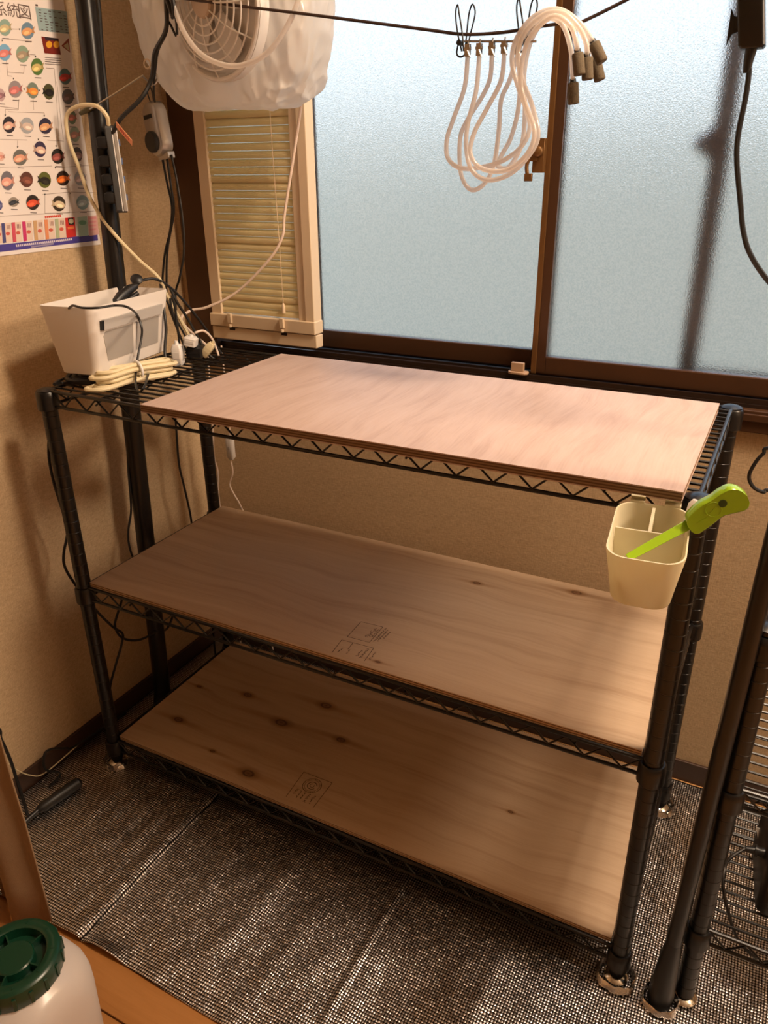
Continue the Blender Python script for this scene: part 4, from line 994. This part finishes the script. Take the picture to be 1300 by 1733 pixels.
# folded cream cord with a white tie
cc = thing('folded_cord', 'folded bundle of cream cord tied with a white strap in front of the basket', 'cord', (.13, .07, deck))
e0 = pt(172, 648, z=deck+.012); e1 = pt(284, 625, z=deck+.012); axx = (e1-e0).normalized(); pxx = V(-axx.y, axx.x, 0)
for i, (off, zz, s0, s1, sp_w) in enumerate(((0, .0055, 0, 0, 1.0), (.003, .0150, .008, -.006, .9), (-.003, .0245, -.006, .004, 1.0), (.002, .0320, .010, -.010, .8), (-.012, .0060, -.02, -.012, 1.25))):
    a = e0+axx*s0; b = e1+axx*s1; a.z = b.z = deck+zz
    mid = (a+b)/2
    P = [a+axx*.012+pxx*(.017*sp_w+off), mid+pxx*(.005+off)+V(0, 0, .001), b+pxx*(.012*sp_w+off*.5), b+axx*.012+pxx*off*.3, b-pxx*(.012*sp_w-off*.5), mid-pxx*(.005-off)+V(0, 0, .002), a+axx*.012-pxx*(.018*sp_w-off*.4), a-axx*.014+pxx*off*.3-V(0, 0, .0)]
    MB().tube(cr(P, 6, closed=True), .0044, 8, closed=True).build('cord_loop', M_ccord, cc)
mid = (e0+e1)/2+axx*.006
MB().tube([V(mid.x, mid.y, deck+.0215)+(pxx*math.cos(a)*.0185+V(0, 0, math.sin(a)*.0185)) for a in [2*PI*k/20 for k in range(20)]], .0028, 8, closed=True).build('tie', M_white, cc)

# ------------------------------------------------------------------ hanging cup with scraper
CX, CY, CZ = 1.151, -.030, .932
cu = thing('hanging_cup', 'milky three compartment cup hooked on the front edge of the rack', 'cup', (CX, CY-.05, .845))
CM = Matrix.Translation((CX, CY, 0)) @ Matrix.Rotation(.094, 4, 'Z')
def cloop(t, ins=0):
    w = .036+(.0455-.036)*t-ins; dp = .092+(.136-.092)*t
    y0 = -.004+.0*t-ins; y1 = -dp+ins
    z = .826+(CZ-.826)*t
    P = rrect(w, (y0-y1)/2, .024, 8, 0, (y0+y1)/2)
    return [CM @ V(x, y, z+y*.13*t) for x, y in P]
MB().loops([cloop(0, .004), cloop(.02, .001), cloop(.06), cloop(.5), cloop(.985), cloop(1.0, .0004), cloop(1.0, .0020), cloop(.98, .0024), cloop(.04, .0024)]).build('cup_shell', M_cup, cu)
MB().box(-.0405, .0405, -.0685, -.0660, .875, CZ-.011, CM).build('divider', M_cup, cu, .0005, smooth=False)
MB().add([CM @ V(x, y, z) for x in (-.002, .002) for y, z in ((-.066, .87), (-.066, CZ-.011), (-.007, CZ-.004), (-.007, .87))], [(0, 1, 2, 3), (7, 6, 5, 4), (0, 4, 5, 1), (1, 5, 6, 2), (2, 6, 7, 3), (3, 7, 4, 0)]).build('divider', M_cup, cu, .0005, smooth=False)
for sx_ in (-1, 1):
    a_, b_ = (-.030, -.012) if sx_ < 0 else (.012, .032)
    MB().box(a_, b_, -.006, .0035, CZ-.012, CZ+.002, CM).box(a_, b_, -.006, .0225, .9395, .9410, CM).box(a_, b_, .0020, .0035, CZ, .9410, CM).build('hook', M_cup, cu, .0006, smooth=False)
sc2 = thing('scraper', 'lime green handled scraper leaning in the hanging cup', 'scraper', (CX, CY-.08, .86))
h0 = pt(1172, 884, y=-.085); h1 = pt(1240, 846, y=-.075)
HM = frame((h0+h1)/2, h1-h0, V(0, 0, 1)); hl = (h1-h0).length/2
prof = []
def hnd(s, k):
    top = []; n = 36
    for i in range(n+1):
        t = i/n; x = -hl-.006+t*(2*hl+.022)
        wd = .0135+.003*math.sin(t*PI*1.0)+.0065*max(0, (t-.55)/.45)**1.3 - .002*math.exp(-((t-.52)/.14)**2)
        e = min(1, math.sqrt(max(0, 1-max(0, (t-.80)/.20)**2))); e0_ = min(1, math.sqrt(max(0, 1-max(0, (.10-t)/.10)**2))*.6+.4)
        top.append((x, wd*e*e0_))
    return [(x, w*k+.004*math.sin((x+hl)/(2*hl)*PI*.9-.2)) for x, w in top]+[(x, -w*k+.004*math.sin((x+hl)/(2*hl)*PI*.9-.2)) for x, w in reversed(top[:-1])]
ho = MB(); LL = []
for zz, k in ((-.0085, .80), (-.006, .96), (0, 1.0), (.006, .96), (.0085, .82)):
    LL.append([HM @ V(x, y, zz) for x, y in hnd(0, k)])
ho.loops(LL).build('handle', M_green, sc2)
tipd = (h1-h0).normalized()
for sgn in (-1, 1):
    MB().lathe([(.0048, -.0006), (.0048, .0006), (0, .0006)], HM @ Matrix.Translation((hl*.60, .006, .0085*sgn)), 16).build('hanging_hole', plain('hole_shadow', (.03, .06, .004), .6), sc2)
MB().tube([HM @ V(hl*.12+.009*math.cos(a), .005+.009*math.sin(a), .0083) for a in [2*PI*k/24 for k in range(24)]], .0006, 6, closed=True).tube([HM @ V(hl*.12-.005, .003, .0085), HM @ V(hl*.12+.005, .007, .0085)], .0006, 6).build('moulded_emblem', M_green, sc2)
MB().box(-hl*.8, -hl*.25, -.001, .0006, .0082, .0090, HM).build('moulded_lettering', M_green, sc2, smooth=False)
bl0 = h0+tipd*-.004; bl1 = pt(1062, 944, y=CY-.108)
BMx = frame((bl0+bl1)/2, bl1-bl0, (bl1-bl0).cross(CAM-bl0)); bll = (bl1-bl0).length/2
MB().loops([[BMx @ V(x, y, z) for y, z in ((-w, -.0012), (w, -.0012), (w, .0012), (-w, .0012))] for x, w in ((-bll, .0065), (-bll*.4, .0058), (bll*.5, .0052), (bll, .0046))]).build('shaft', M_green, sc2, .0006)
sp0 = pt(1177, 846, y=-.05); sp1 = CM @ V(.030, -.025, .86)
tag(MB().tube([sp1, sp1*.35+sp0*.65, sp0*.93+sp1*.07, sp0], [.0035, .0045, .0062, .0030], 12).build('plastic_pick', M_sil), 'translucent white stick standing in the hanging cup', 'stick')

# ------------------------------------------------------------------ right side: adapter, cords
ad = thing('cable_adapter', 'black inline adapter hanging at the top right before the window', 'adapter', pt(1272, 85, y=.20))
a = pt(1273, 83, y=.20); tp = pt(1271, -70, y=.20); AM = zframe(a, tp-a); hl_ = (tp-a).length
AM = frame(a, V(1, 0, 0), V(0, 1, 0))
AM = Matrix(((1, 0, (tp-a).normalized().x, a.x), (0, 1, (tp-a).normalized().y, a.y), (0, 0, (tp-a).normalized().z, a.z), (0, 0, 0, 1)))
MB().loops([[AM @ V(x, y, z) for x, y in rrect(w, w*.8, .004)] for z, w in ((0, .013), (.003, .0155), (hl_-.003, .0155), (hl_, .012))]).build('case', M_blackp, ad)
MB().tube([a+V(-.001, 0, .002), a+V(-.002, 0, -.012), a+V(-.002, 0, -.026)], [.0075, .006, .0045], 12).build('strain_relief', M_blackp, ad)
c = pt(1249, 42, y=.20); cm_ = MB(); cm_.prism([(-.010, .018), (-.005, .009), (.009, .006), (.009, -.006), (-.005, -.010), (-.010, -.022)], -.004, .004, Matrix.Translation(c) @ Matrix.Rotation(PI/2, 4, 'X'))
cm_.build('side_clip', M_blackp, ad, .001)
MB().tube(cr([tp, tp+V(.0, .0, .2), V(1.2, .18, 2.748)], 6), .0036, 8).build('upper_cable', M_rubber, ad)
cable('lower_cable', [a+V(-.002, 0, -.020), pt(1268, 120, y=.20), pt(1262, 165, y=.20), pt(1250, 225, y=.20), pt(1247, 270, y=.20), pt(1253, 340, y=.20), pt(1258, 390, y=.20), pt(1270, 430, y=.20), pt(1300, 475, y=.21), pt(1360, 540, y=.22), pt(1400, 640, y=.25), pt(1400, 760, y=.28), V(1.45, .30, .763)], .0035, M_rubber, parent=ad)
cable('loop_cable', [V(1.40, .38, .90), pt(1310, 758, y=.40), pt(1292, 768, y=.40), pt(1278, 784, y=.40), pt(1268, 806, y=.40), pt(1275, 824, y=.40), pt(1292, 833, y=.40), pt(1312, 834, y=.40), V(1.42, .36, .78), V(1.47, .33, .765)], .0032, M_rubber, 'black cable loop sticking out at the right below the window')

# ------------------------------------------------------------------ cords around the rack's left and back
cable('left_cable', [V(-.02, .03, .90), pt(84, 730, x=-.03), pt(83, 775, x=-.035), pt(92, 820, x=-.045), pt(106, 865, x=-.05), pt(114, 900, x=-.05), pt(108, 935, x=-.055), pt(110, 960, x=-.05), pt(128, 990, x=-.035), pt(160, 1030, x=-.03), pt(190, 1060, x=-.02), pt(207, 1072, x=-.02), pt(206, 1090, x=-.02), pt(196, 1125, x=-.02), pt(186, 1165, x=-.02), pt(188, 1200, x=-.02), pt(196, 1230, x=-.03)], .0030, M_rubber, 'black cable trailing down outside the left front post')
cable('hanging_loop_cable', [V(.0, .12, .46), pt(205, 1020, x=-.03), pt(197, 1045, x=-.03), pt(195, 1062, x=-.03), pt(208, 1080, x=-.03), pt(235, 1083, x=-.03), pt(262, 1070, x=-.03), pt(290, 1050, x=-.03), V(-.01, .35, .462)], .0030, M_rubber, 'black cable loop sagging below the middle shelf on the left')
cable('rear_cable', [pt(296, 690, x=-.05), pt(299, 735, x=-.05), pt(303, 785, x=-.05), pt(312, 825, x=-.05), pt(322, 870, x=-.05), pt(330, 920, x=-.05), V(-.05, .44, .30), V(-.05, .44, .012)], .0028, M_rubber, 'black cable hanging behind the left end of the rack near the corner')
cable('pole_side_cable', [pt(214, 700, x=-.055), pt(217, 790, x=-.055), pt(222, 860, x=-.055), pt(219, 925, x=-.055), V(-.055, .235, .30), V(-.055, .23, .012)], .0026, M_rubber, 'black cable running down beside the lower black pole')
sw = thing('inline_switch_cord', 'white cord with an inline switch hanging below the top shelf', 'cord', pt(405, 856, y=.50))
s_top = pt(389, 735, y=.50); s_bot = pt(391, 780, y=.50)
MB().loops([[frame((s_top+s_bot)/2, V(1, 0, 0), V(0, -1, 0)) @ V(x*k, y*k, z) for x, y in rrect(.0115, .008, .006)] for z, k in ((-.033, .6), (-.028, 1), (.025, 1), (.033, .5))]).build('switch_body', M_white, sw)
MB().box(-.003, .003, -.0085, -.0068, -.004, .004, Matrix.Translation((s_top+s_bot)/2)).build('switch_button', M_grey, sw, .0006, smooth=False)
MB().tube(cr([V((s_top).x, .50, .93), pt(388, 715, y=.50), s_top], 6), .0022, 8).build('upper_cord', M_wcord, sw)
MB().tube(cr([s_bot, pt(394, 800, y=.50), pt(389, 820, y=.50), pt(397, 838, y=.50), pt(408, 858, y=.50), V(.06, .52, .40), V(.08, .54, .06), V(.09, .53, .012)], 6), .0022, 8).build('lower_cord', M_wcord, sw)
cable('white_rear_cord', [V(-.012, .50, .93), pt(360, 725, y=.50), pt(362, 770, y=.50), pt(369, 800, y=.50), pt(371, 848, y=.50), V(-.01, .50, .3), V(-.01, .51, .012)], .0024, M_wcord, 'plain white cord hanging by the rear left post')
# floor cords by the curtain
cable('floor_cable', [V(-.11, -.34, .34), pt(-12, 1230, x=-.09), pt(2, 1252, x=-.085), pt(17, 1285, x=-.08), pt(30, 1325, x=-.07), pt(42, 1362, x=-.06), pt(50, 1380, z=.016), V(-.03, -.19, .014)], .0036, M_rubber, 'black cable coming down beside the curtain to the floor')
cable('thin_cream_cord', [V(-.115, -.36, .25), pt(0, 1276, x=-.11), pt(14, 1292, x=-.11), pt(30, 1304, x=-.11), pt(52, 1312, x=-.11), pt(76, 1308, x=-.11), V(-.11, -.02, .03)], .0014, M_ccord, 'very thin cream cord on the wall above the baseboard')
cable('baseboard_cable', [V(-.112, .14, .012), pt(128, 1262, x=-.105), pt(112, 1266, x=-.105), pt(86, 1268, x=-.105), pt(75, 1278, x=-.105), pt(77, 1302, x=-.10), V(-.085, -.10, .016), V(-.075, -.14, .014)], .0030, M_rubber, 'black cable bending along the left baseboard')
wd_ = thing('black_wand', 'black rod with a thick grip lying on the foil by the left wall', 'rod', (-.04, -.15, .012))
w0 = pt(34, 1398, z=.018); w1 = pt(64, 1372, z=.022); w2 = pt(136, 1322, z=.024)
MB().tube([w0, w1], .006, 10).build('rod', M_blackp, wd_)
MB().tube([w1, w1*.9+w2*.1, w1*.5+w2*.5, w1*.06+w2*.94, w2], [.007, .012, .0135, .0135, .008], 14).build('grip', M_rubber, wd_)

# ------------------------------------------------------------------ curtain, door post, jug
ct = thing('curtain', 'tan cloth curtain hanging in folds at the lower left', 'curtain', (.06, -.405, .01))
def curtain(x0, x1, y0, amp, nf, z0, z1, nm, ph=0):
    mb = MB(); nx_, nz_ = 60, 24; vs = []; fs = []
    for j in range(nz_+1):
        t = j/nz_; z = z0+(z1-z0)*t
        for i in range(nx_+1):
            s_ = i/nx_; x = x0+(x1-x0)*s_
            y = y0+amp*math.sin(s_*nf*2*PI+ph)*(1-.25*t)+.006*noise.noise(V(x*14, z*3, 2))+.004*noise.noise(V(x*20, z*14, 6))
            vs.append((x+.006*noise.noise(V(z*6, 1, ph)), y, z))
    for j in range(nz_):
        for i in range(nx_): a = j*(nx_+1)+i; fs.append((a, a+1, a+nx_+2, a+nx_+1))
    mb.add(vs, fs); o = mb.build(nm, M_curt, ct); sm = o.modifiers.new('solid', 'SOLIDIFY'); sm.thickness = .003
    return o
curtain(.080, .214, -.403, .016, 1.1, .010, 2.1, 'cloth_panel', 1.2)
curtain(.048, .072, -.428, .006, .6, .012, 2.1, 'cloth_panel', .3)
MB().box(.055, .184, -.4085, -.3985, 2.085, 2.12).build('heading_tape', M_curt, ct, smooth=False)
struct('trim_5', MB().box(XW, .034, -.455, -.400, 0, 2.0), M_post_w, .002)
struct('trim_6', MB().box(XW, X2, -.455, -.380, 2.122, 2.2), M_post_w, .002)

JX, JY = .396, -.562
jg = thing('water_jug', 'milky white plastic jug with a dark green screw lid at lower left', 'jug', (JX, JY, 0))
JM = Matrix.Translation((JX, JY, 0))
def jl(z, w, r): return [JM @ V(x, y, z) for x, y in rrect(w, w, r, 8)]
MB().loops([jl(.001, .074, .05), jl(.004, .080, .055), jl(.02, .086, .06), jl(.14, .088, .06), jl(.165, .0875, .06), jl(.185, .085, .062), jl(.198, .080, .065), jl(.207, .073, .066), jl(.212, .066, .062), jl(.220, .060, .0595), jl(.2275, .060, .0595)]).build('jug_body', M_jug, jg)
lid = MB().lathe([(.0665, .215), (.0675, .217), (.0675, .236), (.0660, .246), (.0615, .2495), (.0490, .2495), (.0470, .248), (.0455, .232), (.0300, .231), (.0290, .244), (.0270, .246), (0, .2465)], JM, 48).build('lid', M_dgreen, jg)
for k in range(5):
    a = 2*PI*(k+.15)/5
    o = MB().box(.028, .047, -.0012, .0012, .231, .2445, JM @ Matrix.Rotation(a, 4, 'Z')).build('lid_rib', M_dgreen, None, smooth=False); o.parent = lid
for k in range(18):
    a = 2*PI*k/18
    o = MB().box(.0665, .0690, -.0028, .0028, .217, .240, JM @ Matrix.Rotation(a, 4, 'Z')).build('grip_ridge', M_dgreen, None, .0006, smooth=False); o.parent = lid
    if k % 2 == 0:
        o = MB().box(.0535, .058, -.0012, .0012, .2494, .2503, JM @ Matrix.Rotation(a, 4, 'Z')).build('lid_tick', M_dgreen, None, smooth=False); o.parent = lid
